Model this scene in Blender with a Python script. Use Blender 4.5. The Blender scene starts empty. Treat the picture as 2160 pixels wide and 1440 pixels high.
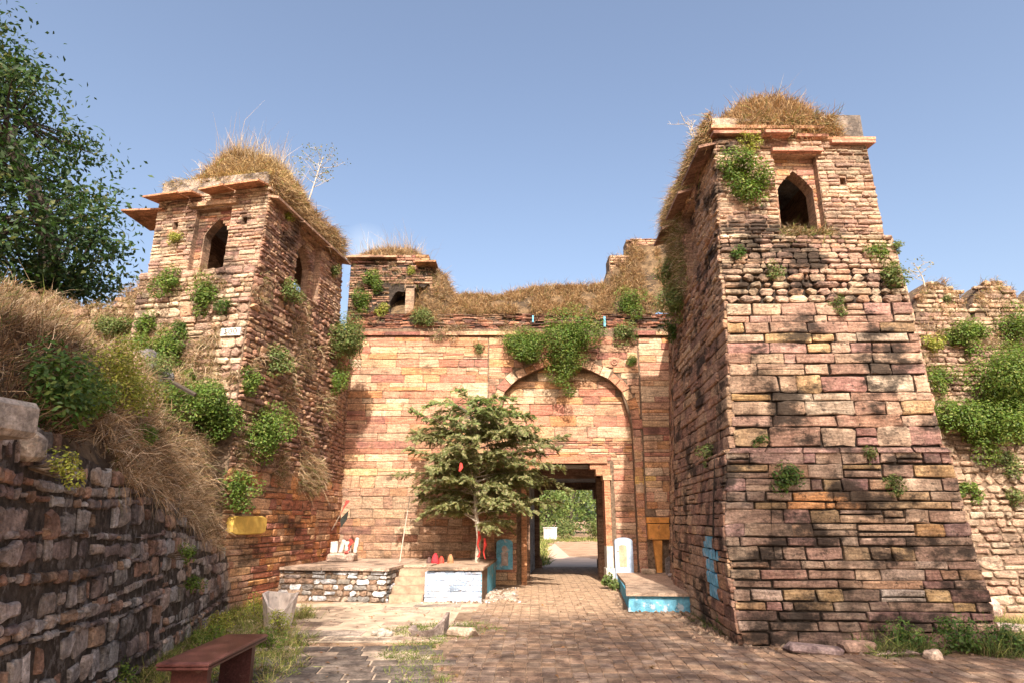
import bpy, math, random
import numpy as np
from mathutils import Vector, noise
from mathutils.bvhtree import BVHTree
random.seed(7); RNG = np.random.default_rng(7)
SC = bpy.context.scene
COL = SC.collection
# ------------------------------------------------------------------ camera, sky, sun, exposure
PITCH = math.atan(375/1387)
CAM = Vector((0, 0, 1.6))
cd = bpy.data.cameras.new('camera'); cam = bpy.data.objects.new('camera', cd); COL.objects.link(cam)
cam.location = CAM; cam.rotation_euler = (math.pi/2+PITCH, 0, 0)
cd.sensor_width = 36; cd.lens = 1387/2160*36; cd.clip_end = 2000; cd.clip_start = .05
SC.camera = cam
SUN_EL, SUN_AZ = math.radians(41), math.radians(3)      # azimuth measured from -Y (behind the camera) towards +X
S = Vector((math.sin(SUN_AZ)*math.cos(SUN_EL), -math.cos(SUN_AZ)*math.cos(SUN_EL), math.sin(SUN_EL)))
W = bpy.data.worlds.new('World'); SC.world = W; W.use_nodes = True
wn = W.node_tree.nodes; wl = W.node_tree.links
bg = wn['Background']; bg.inputs['Strength'].default_value = .15
sk = wn.new('ShaderNodeTexSky'); sk.sky_type = 'NISHITA'; sk.sun_disc = False
sk.sun_elevation = SUN_EL; sk.sun_rotation = math.radians(180)-SUN_AZ
sk.air_density = 1.0; sk.dust_density = 5.5; sk.ozone_density = 1.6; sk.altitude = 300
mu = wn.new('ShaderNodeMix'); mu.data_type = 'RGBA'; mu.blend_type = 'MULTIPLY'; mu.inputs[0].default_value = 1; mu.inputs[7].default_value = (1.20, 1.10, 1.02, 1)
wl.new(sk.outputs[0], mu.inputs[6])
# one faint small cloud low over the gate wall
tc = wn.new('ShaderNodeTexCoord'); cn_ = wn.new('ShaderNodeTexNoise'); cn_.inputs['Scale'].default_value = 30; cn_.inputs['Detail'].default_value = 6
wl.new(tc.outputs['Generated'], cn_.inputs['Vector'])
dt = wn.new('ShaderNodeVectorMath'); dt.operation = 'DISTANCE'; cdv = Vector((-.238, 1, .42)).normalized(); dt.inputs[1].default_value = cdv; wl.new(tc.outputs['Generated'], dt.inputs[0])
mr = wn.new('ShaderNodeMapRange'); mr.inputs['From Min'].default_value = .045; mr.inputs['To Max'].default_value = .75; mr.inputs['From Max'].default_value = 0; wl.new(dt.outputs['Value'], mr.inputs['Value'])
ml = wn.new('ShaderNodeMath'); ml.operation = 'MULTIPLY'; wl.new(mr.outputs[0], ml.inputs[0]); wl.new(cn_.outputs['Fac'], ml.inputs[1])
cm = wn.new('ShaderNodeMix'); cm.data_type = 'RGBA'; wl.new(ml.outputs[0], cm.inputs[0]); wl.new(mu.outputs[2], cm.inputs[6]); cm.inputs[7].default_value = (4.6, 4.9, 5.2, 1)
wl.new(cm.outputs[2], bg.inputs['Color'])
sd = bpy.data.lights.new('sun', 'SUN'); sun = bpy.data.objects.new('sun', sd); COL.objects.link(sun)
sd.energy = 5.0; sd.angle = math.radians(.5); sd.color = (1, .93, .82)
sun.rotation_euler = S.to_track_quat('Z', 'Y').to_euler(); sun.location = (3, -10, 20)
SC.view_settings.view_transform = 'Standard'; SC.view_settings.look = 'None'
SC.view_settings.exposure = .86; SC.view_settings.gamma = 1
SC.view_settings.use_curve_mapping = False
SC.cycles.max_bounces = 6; SC.cycles.transparent_max_bounces = 4

# ------------------------------------------------------------------ materials
def nodes(name):
    m = bpy.data.materials.new(name); m.use_nodes = True
    return m, m.node_tree.nodes, m.node_tree.links, m.node_tree.nodes['Principled BSDF']
def tex(n, l, scale, detail=5, rough=.6, vec=None, sc3=None):
    t = n.new('ShaderNodeTexNoise'); t.inputs['Scale'].default_value = scale
    t.inputs['Detail'].default_value = detail; t.inputs['Roughness'].default_value = rough
    if vec is not None:
        if sc3:
            mp = n.new('ShaderNodeMapping'); mp.inputs['Scale'].default_value = sc3
            l.new(vec, mp.inputs['Vector']); vec = mp.outputs[0]
        l.new(vec, t.inputs['Vector'])
    return t.outputs['Fac']
def ramp(n, l, fac, lo, hi, a=0., b=1.):
    r = n.new('ShaderNodeMapRange'); r.inputs['From Min'].default_value = lo; r.inputs['From Max'].default_value = hi
    r.inputs['To Min'].default_value = a; r.inputs['To Max'].default_value = b
    r.interpolation_type = 'SMOOTHSTEP'; l.new(fac, r.inputs['Value']); return r.outputs['Result']
def mixc(n, l, fac, a, b, mode='MIX'):
    x = n.new('ShaderNodeMix'); x.data_type = 'RGBA'; x.blend_type = mode
    for v, s in ((fac, 0), (a, 6), (b, 7)):
        if isinstance(v, (int, float)): x.inputs[s].default_value = v
        elif isinstance(v, tuple): x.inputs[s].default_value = (*v, 1) if len(v) == 3 else v
        else: l.new(v, x.inputs[s])
    return x.outputs[2]
def stone_mat(name, stain=.5, stain_lo=.5, bump=.6, bed=(3, 3, 28), pale=.25, dark=(.028, .022, .018), bdist=.03, fine=30, blend=0, tone=(.40, .25, .16)):
    m, n, l, p = nodes(name)
    pos = n.new('ShaderNodeNewGeometry').outputs['Position']
    at = n.new('ShaderNodeAttribute'); at.attribute_name = 'Col'
    c = at.outputs['Color']
    if blend: c = mixc(n, l, ramp(n, l, tex(n, l, 3.1, 5, .65, pos, (1, 1, 2.6)), .38, .68, 0, blend), c, tone)
    b1 = ramp(n, l, tex(n, l, 1, 6, .65, pos, bed), .3, .7, .62, 1.32)
    c = mixc(n, l, 1, c, b1, 'MULTIPLY')
    f = ramp(n, l, tex(n, l, fine, 5, .7, pos), .3, .72, .6, 1.3)
    c = mixc(n, l, 1, c, f, 'MULTIPLY')
    w = ramp(n, l, tex(n, l, 4.5, 4, .6, pos, (1, 1, 2.5)), .52, .72, 0, pale)
    c = mixc(n, l, w, c, (.5, .38, .27))
    s1 = tex(n, l, 1.15, 9, .68, pos, (1, 1, 1.7))
    s = ramp(n, l, s1, stain_lo, stain_lo+.13, 0, stain)
    c = mixc(n, l, s, c, dark)
    s2 = ramp(n, l, tex(n, l, 9, 5, .7, pos, (1, 1, 1.4)), .57, .66, 0, stain*.8)
    c = mixc(n, l, s2, c, dark)
    s3 = ramp(n, l, tex(n, l, 1, 6, .6, pos, (2.6, 2.6, .32)), .54, .68, 0, stain*.55)
    c = mixc(n, l, s3, c, (dark[0]*2.2, dark[1]*2, dark[2]*1.8))
    s4 = ramp(n, l, tex(n, l, 38, 4, .7, pos), .62, .70, 0, stain*.7)
    c = mixc(n, l, s4, c, dark)
    l.new(c, p.inputs['Base Color']); p.inputs['Roughness'].default_value = .92
    p.inputs['Specular IOR Level'].default_value = .15
    h1 = tex(n, l, 22, 9, .7, pos, (1, 1, 1.6))
    bp = n.new('ShaderNodeBump'); bp.inputs['Strength'].default_value = bump; bp.inputs['Distance'].default_value = bdist
    l.new(h1, bp.inputs['Height']); l.new(bp.outputs[0], p.inputs['Normal'])
    return m
def leaf_mat(name, transl=.35, rough=.55, tint=(1.25, 1.3, .7)):
    m, n, l, p = nodes(name)
    at = n.new('ShaderNodeAttribute'); at.attribute_name = 'Col'
    l.new(at.outputs['Color'], p.inputs['Base Color']); p.inputs['Roughness'].default_value = rough
    p.inputs['Specular IOR Level'].default_value = .3
    t = n.new('ShaderNodeBsdfTranslucent'); mx = n.new('ShaderNodeMixShader')
    br = mixc(n, l, 1, at.outputs['Color'], tint, 'MULTIPLY')
    l.new(br, t.inputs['Color']); mx.inputs[0].default_value = transl
    l.new(p.outputs[0], mx.inputs[1]); l.new(t.outputs[0], mx.inputs[2])
    l.new(mx.outputs[0], n['Material Output'].inputs['Surface']); return m
def flat_mat(name, col, var=.25, scale=8, rough=.85, bump=.3, bdist=.01, wear=None, wcol=(.2, .14, .1), wlo=.55):
    m, n, l, p = nodes(name)
    pos = n.new('ShaderNodeNewGeometry').outputs['Position']
    c = mixc(n, l, 1, (*col, 1), ramp(n, l, tex(n, l, scale, 8, .65, pos), .3, .7, 1-var, 1+var), 'MULTIPLY')
    if wear:
        c = mixc(n, l, ramp(n, l, tex(n, l, wear, 8, .7, pos), wlo, wlo+.06), c, wcol)
    l.new(c, p.inputs['Base Color']); p.inputs['Roughness'].default_value = rough
    p.inputs['Specular IOR Level'].default_value = .25
    bp = n.new('ShaderNodeBump'); bp.inputs['Strength'].default_value = bump; bp.inputs['Distance'].default_value = bdist
    l.new(tex(n, l, scale*4, 8, .7, pos), bp.inputs['Height']); l.new(bp.outputs[0], p.inputs['Normal'])
    return m
M = {}
M['fac'] = stone_mat('facade sandstone', .6, .545, .55, pale=.12, bdist=.02, blend=.3, tone=(.52, .30, .17))
M['tow'] = stone_mat('tower sandstone', .92, .482, 1, bdist=.035, pale=.3, blend=.22, tone=(.42, .28, .19))
M['lef'] = stone_mat('rubble sandstone', .75, .51, .9, bdist=.04)
M['ret'] = stone_mat('lichened wall stone', .65, .49, 1, bed=(6, 6, 8), pale=.15, bdist=.05, fine=20)
M['cur'] = stone_mat('curtain wall stone', .65, .50, .9, bed=(5, 5, 10), bdist=.04, blend=.65, tone=(.28, .19, .13))
M['core'] = flat_mat('dark mortar', (.05, .038, .03), .45, 14, .95, 1, .05)
M['core2'] = flat_mat('brown mortar', (.20, .135, .09), .45, 14, .95, 1, .04)
M['inner'] = stone_mat('inner masonry', .6, .5, .7)
M['earth'] = flat_mat('earth bank soil', (.17, .11, .06), .5, 5, .95, 1, .08, 2.2, (.08, .055, .035), .5)
M['plaster'] = stone_mat('weathered plaster', .8, .47, .9, bed=(5, 5, 5), pale=.3)
M['slab'] = stone_mat('sandstone slab', .6, .5, .6, bed=(4, 14, 14), pale=.12)
M['leaf'] = leaf_mat('leaves'); M['grass'] = leaf_mat('grass', .22, .85, (1.1, .95, .7)); M['bark'] = flat_mat('bark', (.20, .15, .11), .4, 12, .9, .8, .02)
M['palebark'] = flat_mat('pale bark', (.42, .36, .29), .3, 12, .9, .6, .01)
M['blue'] = flat_mat('blue limewash', (.10, .36, .50), .35, 5, .8, .5, .02, 3.5, (.35, .40, .42), .56)
M['paleblue'] = flat_mat('pale blue limewash', (.40, .49, .63), .22, 5, .85, .9, .03, 5, (.30, .23, .18), .60)
M['paleblue2'] = stone_mat('pale blue painted stone', .45, .56, .9, bed=(3, 3, 5), pale=0, dark=(.25, .18, .14), bdist=.02)
M['cyan'] = flat_mat('cyan limewash', (.14, .38, .52), .35, 7, .8, .8, .03, 6, (.42, .50, .55), .54)
M['orange'] = flat_mat('orange stone', (.55, .24, .06), .3, 5, .85, .4, .02, 3, (.25, .12, .06), .6)
M['ochre'] = flat_mat('ochre paint', (.62, .40, .09), .18, 5, .8, .3, .02, 5, (.35, .2, .08), .64)
M['step'] = flat_mat('step stone', (.36, .25, .17), .35, 6, .9, .6, .02, 3, (.3, .2, .12), .58)
M['white'] = flat_mat('white limewash', (.56, .52, .46), .3, 8, .85, .5, .015, 6, (.3, .2, .14), .62)
M['bench'] = flat_mat('polished red granite', (.085, .032, .028), .35, 60, .38, .15, .004, 12, (.16, .09, .075), .6)
M['red'] = flat_mat('red cloth', (.55, .05, .04), .2, 10, .9, .2); M['darkcloth'] = flat_mat('dark cloth', (.03, .03, .025), .2, 10)
M['grey'] = stone_mat('grey stone', .5, .54, .8, bed=(6, 6, 6), pale=.3)
M['wood'] = flat_mat('dark timber', (.06, .045, .035), .3, 10, .85, .6, .01)

# ------------------------------------------------------------------ object helpers
def tag(o, label=None, cat=None, group=None, kind=None):
    if label: o['label'] = label
    if cat: o['category'] = cat
    if group: o['group'] = group
    if kind: o['kind'] = kind
    return o
def empty(name, label, cat, loc=(0, 0, 0), group=None):
    o = bpy.data.objects.new(name, None); COL.objects.link(o); o.location = loc; o.empty_display_size = .2
    return tag(o, label, cat, group)
def link(name, me, mat, parent=None, kind=None):
    o = bpy.data.objects.new(name, me); COL.objects.link(o)
    if mat: me.materials.append(mat)
    if parent:
        o.parent = parent; o.location = (-parent.location[0], -parent.location[1], -parent.location[2])
        if parent.parent: o.location = (0, 0, 0)
    if kind: o['kind'] = kind
    return o
class MB:
    def __init__(s): s.v = []; s.f = []; s.c = []
    def add(s, vs, fs, col=(.5, .5, .5)):
        k = len(s.v); s.v += [tuple(a) for a in vs]; s.f += [tuple(i+k for i in f) for f in fs]; s.c += [col]*len(vs)
    def quad(s, a, b, c, d, col=(.5, .5, .5)): s.add((a, b, c, d), ((0, 1, 2, 3),), col)
    def box(s, x0, x1, y0, y1, z0, z1, col=(.5, .5, .5), fn=None):
        vs = [(x, y, z) for z in (z0, z1) for y in (y0, y1) for x in (x0, x1)]
        if fn: vs = [fn(*v) for v in vs]
        s.add(vs, ((0, 2, 3, 1), (4, 5, 7, 6), (0, 1, 5, 4), (2, 6, 7, 3), (0, 4, 6, 2), (1, 3, 7, 5)), col)
    def tube(s, pts, rad, n=6, col=(.5, .5, .5)):
        k0 = None; vs = []; fs = []
        for i, p in enumerate(pts):
            p = Vector(p); q = Vector(pts[min(i+1, len(pts)-1)])-Vector(pts[max(i-1, 0)])
            q.normalize(); a = q.cross(Vector((.3, .2, 1)) if abs(q.z) < .9 else Vector((1, .1, 0))).normalized(); b = q.cross(a)
            r = rad[i] if hasattr(rad, '__len__') else rad
            for j in range(n):
                t = 2*math.pi*j/n; vs.append(p+a*(r*math.cos(t))+b*(r*math.sin(t)))
            if i:
                for j in range(n):
                    k = (i-1)*n; fs.append((k+j, k+(j+1) % n, k+n+(j+1) % n, k+n+j))
        fs.append(tuple(range(n-1, -1, -1))); fs.append(tuple(range(len(vs)-n, len(vs))))
        s.add(vs, fs, col)
    def mesh(s, name):
        me = bpy.data.meshes.new(name); me.from_pydata(s.v, [], s.f); me.update()
        ca = me.color_attributes.new('Col', 'FLOAT_COLOR', 'POINT')
        a = np.ones((len(s.v), 4), np.float32); a[:, :3] = s.c; ca.data.foreach_set('color', a.ravel()); return me
    def build(s, name, mat, parent=None, kind=None, smooth=False):
        me = s.mesh(name)
        if smooth: me.polygons.foreach_set('use_smooth', [True]*len(me.polygons))
        return link(name, me, mat, parent, kind)
def np_mesh(name, V, quads, cols):
    """V (n,3), quads (m,3 or 4) index array, cols (n,3)"""
    me = bpy.data.meshes.new(name); n, m = len(V), len(quads); k = quads.shape[1]
    me.vertices.add(n); me.vertices.foreach_set('co', V.astype(np.float32).ravel())
    me.loops.add(m*k); me.loops.foreach_set('vertex_index', quads.astype(np.int32).ravel())
    me.polygons.add(m); me.polygons.foreach_set('loop_start', np.arange(0, m*k, k, dtype=np.int32))
    me.update(calc_edges=True)
    ca = me.color_attributes.new('Col', 'FLOAT_COLOR', 'POINT')
    a = np.ones((n, 4), np.float32); a[:, :3] = cols; ca.data.foreach_set('color', a.ravel()); return me
def roughbox(cx, cy, cz, sx, sy, sz, rz=0, tilt=0, jit=.12, col=(.5, .5, .5), mb=None, bev=.18):
    """an irregular bevelled block"""
    mb = mb or MB(); hx, hy, hz = sx/2, sy/2, sz/2; r = min(hx, hy, hz)*bev*2
    vs = []; R = random.uniform
    for ax in range(3):
        for sg in (-1, 1):
            for (p, q) in ((-1, -1), (1, -1), (1, 1), (-1, 1)):
                h = [hx, hy, hz]; o = [0, 0, 0]; u, w = [(1, 2), (2, 0), (0, 1)][ax]
                o[ax] = sg*h[ax]; o[u] = p*(h[u]-r); o[w] = q*(h[w]-r)
                vs.append(o)
    key = {}
    for v in vs:
        k = tuple(1 if a > 0 else -1 for a in v)
        if k not in key: key[k] = [R(-jit, jit)*hx, R(-jit, jit)*hy, R(-jit, jit)*hz]
        for i in range(3): v[i] += key[k][i]
    ct, st, cz_, sz_ = math.cos(tilt), math.sin(tilt), math.cos(rz), math.sin(rz)
    out = []
    for x, y, z in vs:
        x, z = x*ct+z*st, -x*st+z*ct
        out.append((cx+x*cz_-y*sz_, cy+x*sz_+y*cz_, cz+z))
    import bmesh
    bm = bmesh.new(); bv = [bm.verts.new(o) for o in out]
    res = bmesh.ops.convex_hull(bm, input=bv); bm.verts.index_update(); bm.normal_update()
    mb.add([v.co[:] for v in bm.verts], [[v.index for v in f.verts] for f in bm.faces], col); bm.free()
    return mb
def mix3(a, b, t): return tuple(a[i]*(1-t)+b[i]*t for i in range(3))
BV_V, BV_F = [], []
def bv_add(vs, fs):
    k = len(BV_V); BV_V.extend([tuple(v) for v in vs]); BV_F.extend([tuple(i+k for i in f) for f in fs])

# ------------------------------------------------------------------ wall faces
def interp(tab, z):
    if z <= tab[0][0]: a, b = tab[0], tab[1]
    elif z >= tab[-1][0]: a, b = tab[-2], tab[-1]
    else:
        for a, b in zip(tab, tab[1:]):
            if a[0] <= z <= b[0]: break
    t = (z-a[0])/(b[0]-a[0]); return [a[i]+(b[i]-a[i])*t for i in range(1, len(a))]
class Face:
    def __init__(s, L, R, zref=None):
        s.L, s.R = L, R
        z = zref if zref is not None else (L[0][0]+L[-1][0])/2
        l, r = interp(L, z), interp(R, z); s.W = math.hypot(r[0]-l[0], r[1]-l[1])
    def P(s, u, z, w=0):
        l, r = interp(s.L, z), interp(s.R, z); t = u/s.W
        dx, dy = r[0]-l[0], r[1]-l[1]; k = math.hypot(dx, dy)
        return Vector((l[0]+dx*t+dy/k*w, l[1]+dy*t-dx/k*w, z))
PAL = {
 'fac': [(0.40, 0.17, 0.11), (0.48, 0.26, 0.15), (0.48, 0.22, 0.10), (0.55, 0.35, 0.20), (0.59, 0.43, 0.29), (0.31, 0.13, 0.10), (0.39, 0.16, 0.11), (0.46, 0.24, 0.16), (0.52, 0.27, 0.13), (0.51, 0.31, 0.20), (0.40, 0.19, 0.12), (0.52, 0.34, 0.22)],
 'facdark': [(.34, .20, .15), (.42, .28, .20), (.30, .17, .13), (.46, .26, .16), (.25, .15, .12)],
 'tow': [(.46, .27, .19), (.40, .21, .17), (.44, .24, .20), (.33, .18, .16), (.58, .45, .33), (.56, .42, .30), (.52, .35, .24), (.48, .32, .22), (.52, .36, .24), (.46, .26, .17), (.54, .40, .28), (.36, .20, .14), (.32, .19, .14), (.46, .30, .21), (.50, .32, .16), (.40, .24, .17), (.50, .34, .24)],
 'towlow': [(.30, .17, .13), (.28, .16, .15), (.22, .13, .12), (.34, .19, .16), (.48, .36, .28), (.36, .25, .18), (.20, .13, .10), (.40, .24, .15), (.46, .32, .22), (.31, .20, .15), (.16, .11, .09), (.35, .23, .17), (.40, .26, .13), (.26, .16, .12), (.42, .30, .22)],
 'rub': [(.52, .38, .25), (.58, .42, .29), (.44, .28, .20), (.50, .32, .24), (.60, .46, .32), (.36, .22, .17), (.55, .32, .20)],
 'side': [(.38, .20, .13), (.46, .27, .16), (.34, .19, .13), (.48, .31, .19), (.27, .15, .11), (.42, .25, .17)],
 'red': [(.50, .20, .09), (.44, .17, .10), (.56, .26, .11), (.38, .15, .10), (.52, .30, .17), (.60, .30, .12)],
 'ret': [(.34, .30, .27), (.36, .30, .26), (.42, .28, .19), (.40, .37, .34), (.26, .20, .18), (.46, .37, .31), (.40, .24, .17), (.22, .18, .17), (.5, .45, .42)],
 'cur': [(.42, .31, .22), (.38, .26, .18), (.46, .34, .24), (.34, .22, .16), (.42, .26, .18), (.48, .38, .28)],
 'plat': [(.40, .30, .23), (.30, .26, .22), (.75, .74, .74), (.34, .22, .15), (.46, .33, .24), (.72, .72, .74), (.26, .24, .22)],
 'brick': [(.28, .12, .08), (.36, .16, .10), (.20, .10, .08), (.16, .10, .08), (.42, .2, .12)],
}
def stone_geo(face, u0, u1, z0, z1, d, rnd, jit, back=-.05):
    """irregular block standing out of the face: 25 verts, 40 triangles"""
    w, h = u1-u0, z1-z0; r = min(w, h)*rnd; R = random.uniform; j = jit*min(w, h)
    k_ = lambda: R(.5, 1.7)
    o = [(u0+r*k_(), z0), (u0+w*R(.35, .65), z0), (u1-r*k_(), z0), (u1, z0+r*k_()), (u1, z1-r*k_()), (u1-r*k_(), z1), (u0+w*R(.35, .65), z1), (u0+r*k_(), z1), (u0, z1-r*k_()), (u0, z0+r*k_())]
    o = [(a+R(-j, j), b+R(-j, j)*.8) for a, b in o]; m = len(o)
    cu, cz = (u0+u1)/2, (z0+z1)/2; b = min(.3*h, .012+.2*h*rnd)
    tl, tt = R(-.25, .25)*d, R(-.25, .25)*d
    vs = [face.P(a, c, back) for a, c in o]
    def dd(a, c, k): return d*k+tl*(a-cu)/w*2+tt*(c-cz)/h*2
    vs += [face.P(a, c, max(.0, dd(a, c, .6+R(-.12, .12)))) for a, c in o]
    ins = []
    for a, c in o:
        ka = (abs(a-cu)-b*R(.6, 1.5))/max(abs(a-cu), 1e-3); kc = (abs(c-cz)-b*R(.6, 1.5))/max(abs(c-cz), 1e-3)
        a2, c2 = cu+(a-cu)*max(.2, ka), cz+(c-cz)*max(.2, kc); ins.append((a2, c2))
    vs += [face.P(a, c, dd(a, c, 1+R(-.08, .08))) for a, c in ins]
    vs.append(face.P(cu+R(-.25, .25)*w, cz+R(-.15, .15)*h, d*(R(.92, 1.05)+rnd*.25)))
    fs = []
    for i in range(m):
        k = (i+1) % m
        fs += [(i, k, m+k, m+i), (m+i, m+k, 2*m+k, 2*m+i), (2*m+i, 2*m+k, 3*m)]
    return vs, fs
class Wall:
    """collects the stones of one thing; the largest ~limit become parts, the others one stuff part"""
    def __init__(s): s.st = []
    def lay(s, face, z0, z1, hr, wr, gap=.012, pal='fac', d=(.02, .05), rnd=.12, jit=.05, blocked=None, u0=0, u1=None, hue=.0, skip=0, keep=None, wave=0, dark=None, ov=None):
        u1 = face.W if u1 is None else u1; z = z0; R = random.uniform; P = PAL[pal]; ph = R(0, 9)
        while z < z1-.02:
            h = R(*hr)
            if random.random() < .15: h *= 1.35
            if z+h > z1-hr[0]*.6: h = z1-z
            zt = z+h; iv = [(u0, u1)]
            if blocked:
                for a, b in blocked(z, zt):
                    nv = []
                    for p, q in iv:
                        if b <= p or a >= q: nv.append((p, q)); continue
                        if a > p: nv.append((p, a))
                        if b < q: nv.append((b, q))
                    iv = nv
            for p, q in iv:
                u = p
                while u < q-.02:
                    w = R(*wr)*random.choice((.6, 1, 1, 1.35))
                    if u+w > q-wr[0]*.6: w = q-u
                    w = max(w, h*.5) if u+max(w, h*.5) <= q else q-u
                    a, b = u, u+w; u = b
                    if w < .02: continue
                    zz0, zz1 = z, zt
                    sub = [(zz0, zz1)]
                    if h > hr[0]*1.15 and h > .15 and random.random() < .13:
                        m_ = z+h*R(.35, .65); sub = [(zz0, m_), (m_, zz1)]
                    for (s0, s1) in sub:
                        if skip and random.random() < skip: continue
                        if keep and not keep((a+b)/2, (s0+s1)/2): continue
                        c = random.choice(P); g = R(.82, 1.15); c = tuple(x*g for x in c)
                        cu, cz = (a+b)/2, (s0+s1)/2; pp = face.P(cu, cz)
                        nz = noise.noise(pp*.7)
                        if nz > .1: c = mix3(c, (.5, .36, .24), min(.45, (nz-.1)*1.4))
                        if nz < -.12: c = mix3(c, (.26, .14, .11), min(.4, (-nz-.12)*1.4))
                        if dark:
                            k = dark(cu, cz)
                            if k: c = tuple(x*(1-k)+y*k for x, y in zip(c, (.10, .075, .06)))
                        mt = None
                        if ov:
                            t_ = ov(cu, cz)
                            if t_:
                                if len(t_) == 2: c, mt = t_
                                else: c = t_
                        if wave:
                            o1 = wave*math.sin(cu*1.3+ph)
                        else: o1 = 0
                        g2 = gap*(R(.3, .9) if random.random() < .7 else R(1.0, 2.0))
                        vs, fs = stone_geo(face, a+g2/2, b-g2/2, s0+g2/2+o1, s1-g2/2+o1, R(*d), rnd*R(.6, 1.4), jit)
                        # size in the picture
                        v = pp-CAM; dist = v.length
                        n = (face.P(cu, cz, 1)-pp)
                        ar = (b-a)*(s1-s0)*max(0, -n.dot(v)/dist)/dist**2
                        f = Vector((0, math.cos(PITCH), math.sin(PITCH))); dp = v.dot(f)
                        up = Vector((0, -math.sin(PITCH), math.cos(PITCH)))
                        vis = dp > 0 and abs(v.x/dp) < .79 and abs(v.dot(up)/dp) < .53
                        s.st.append((ar if vis else 0, vs, fs, c, mt))
            z = zt
    def build(s, parent, mat, limit=300, name='stone', restname='small_stones'):
        s.st.sort(key=lambda t: -t[0]*(9 if t[4] else 1))
        for i, (ar, vs, fs, c, mt) in enumerate(s.st[:limit]):
            if ar <= 0: limit = i; break
            mb = MB(); mb.add(vs, fs, c); mb.build(name if not mt else 'painted_stone', M[mt] if mt else mat, parent)
        mb = MB()
        for ar, vs, fs, c, mt in s.st[limit:]: mb.add(vs, fs, c)
        if mb.v: mb.build(restname, mat, parent, 'stuff')
def core(mb, face, z0, z1, w=0., th=.4, holes=(), n=2, dz=1.2, caps=True, bvh=True, u0=0, u1=None):
    """a wall leaf with real openings; hole = (u0,u1,zlo,fn(t in -1..1)->zhi)"""
    u1 = face.W if u1 is None else u1
    br = {u0, u1}
    for (a, b, lo, f) in holes:
        k = 14 if callable(f) else 1
        for i in range(k+1): br.add(a+(b-a)*i/k)
    br = sorted(br); fine = []
    for a, b in zip(br, br[1:]):
        m = max(1, int((b-a)/1.0)); fine += [a+(b-a)*i/m for i in range(m)]
    fine.append(br[-1]); br = fine
    def hi(hl, u):
        a, b, lo, f = hl
        return f((2*u-a-b)/(b-a)) if callable(f) else f
    vs, fs = [], []
    def q(pts):
        k = len(vs); vs.extend(face.P(*p) for p in pts); fs.append((k, k+1, k+2, k+3))
    for a, b in zip(br, br[1:]):
        if b-a < 1e-5: continue
        m = (a+b)/2; hs = sorted([h for h in holes if h[0] < m < h[1]], key=lambda h: h[2])
        segs = []; la, lb = z0, z0
        for h in hs:
            segs.append((la, lb, max(h[2], z0), max(h[2], z0)))
            ha, hb = hi(h, a), hi(h, b); lo = max(h[2], z0)
            q([(a, lo, w), (b, lo, w), (b, lo, w-th), (a, lo, w-th)]); q([(a, ha, w-th), (b, hb, w-th), (b, hb, w), (a, ha, w)])
            la, lb = ha, hb
        segs.append((la, lb, z1, z1))
        for (p, r, s_, t) in segs:
            if s_-p < 1e-4 and t-r < 1e-4: continue
            m_ = max(1, int((s_-p)/dz))
            for i in range(m_):
                za, zb = p+(s_-p)*i/m_, r+(t-r)*i/m_; zc, zd = p+(s_-p)*(i+1)/m_, r+(t-r)*(i+1)/m_
                q([(a, za, w), (b, zb, w), (b, zd, w), (a, zc, w)]); q([(b, zb, w-th), (a, za, w-th), (a, zc, w-th), (b, zd, w-th)])
    for h in holes:
        for e, u in ((0, h[0]), (1, h[1])):
            lo = max(h[2], z0); zz = hi(h, u)
            if zz > lo: q([(u, lo, w), (u, zz, w), (u, zz, w-th), (u, lo, w-th)] if e == 0 else [(u, lo, w-th), (u, zz, w-th), (u, zz, w), (u, lo, w)])
    if caps:
        q([(u0, z1, w), (u1, z1, w), (u1, z1, w-th), (u0, z1, w-th)])
        q([(u0, z0, w), (u0, z1, w), (u0, z1, w-th), (u0, z0, w-th)]); q([(u1, z0, w-th), (u1, z1, w-th), (u1, z1, w), (u1, z0, w)])
    mb.add(vs, fs, (.35, .22, .15))
    if bvh: bv_add(vs, fs)
def parch(a, b, spring, apex):
    """pointed arch profile over t in -1..1"""
    T = [(0, 1), (.18, .88), (.40, .70), (.62, .50), (.82, .27), (.93, .12), (1, 0)]
    def f(t):
        t = abs(t)
        for (p, q), (r, s) in zip(T, T[1:]):
            if p <= t <= r: return spring+(apex-spring)*(q+(s-q)*(t-p)/(r-p))
        return spring
    return f
def hole_block(holes, pad=0.):
    def f(z, zt):
        out = []
        for (a, b, lo, fn) in holes:
            hi = (max(fn(0), 0) if callable(fn) else fn)
            if zt <= lo+.005 or z >= hi: continue
            if callable(fn):
                zm = max(z, lo); zm = z+(zt-z)*.35
                tt = 1.
                if fn(1.) < zm:
                    tt = 0
                    for i in range(41):
                        if fn(i/40) >= zm: tt = i/40
                m, w = (a+b)/2, (b-a)/2*tt
                if w > 0: out.append((m-w-pad, m+w+pad))
            else: out.append((a-pad, b+pad))
        return sorted(out)
    return f
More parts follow.
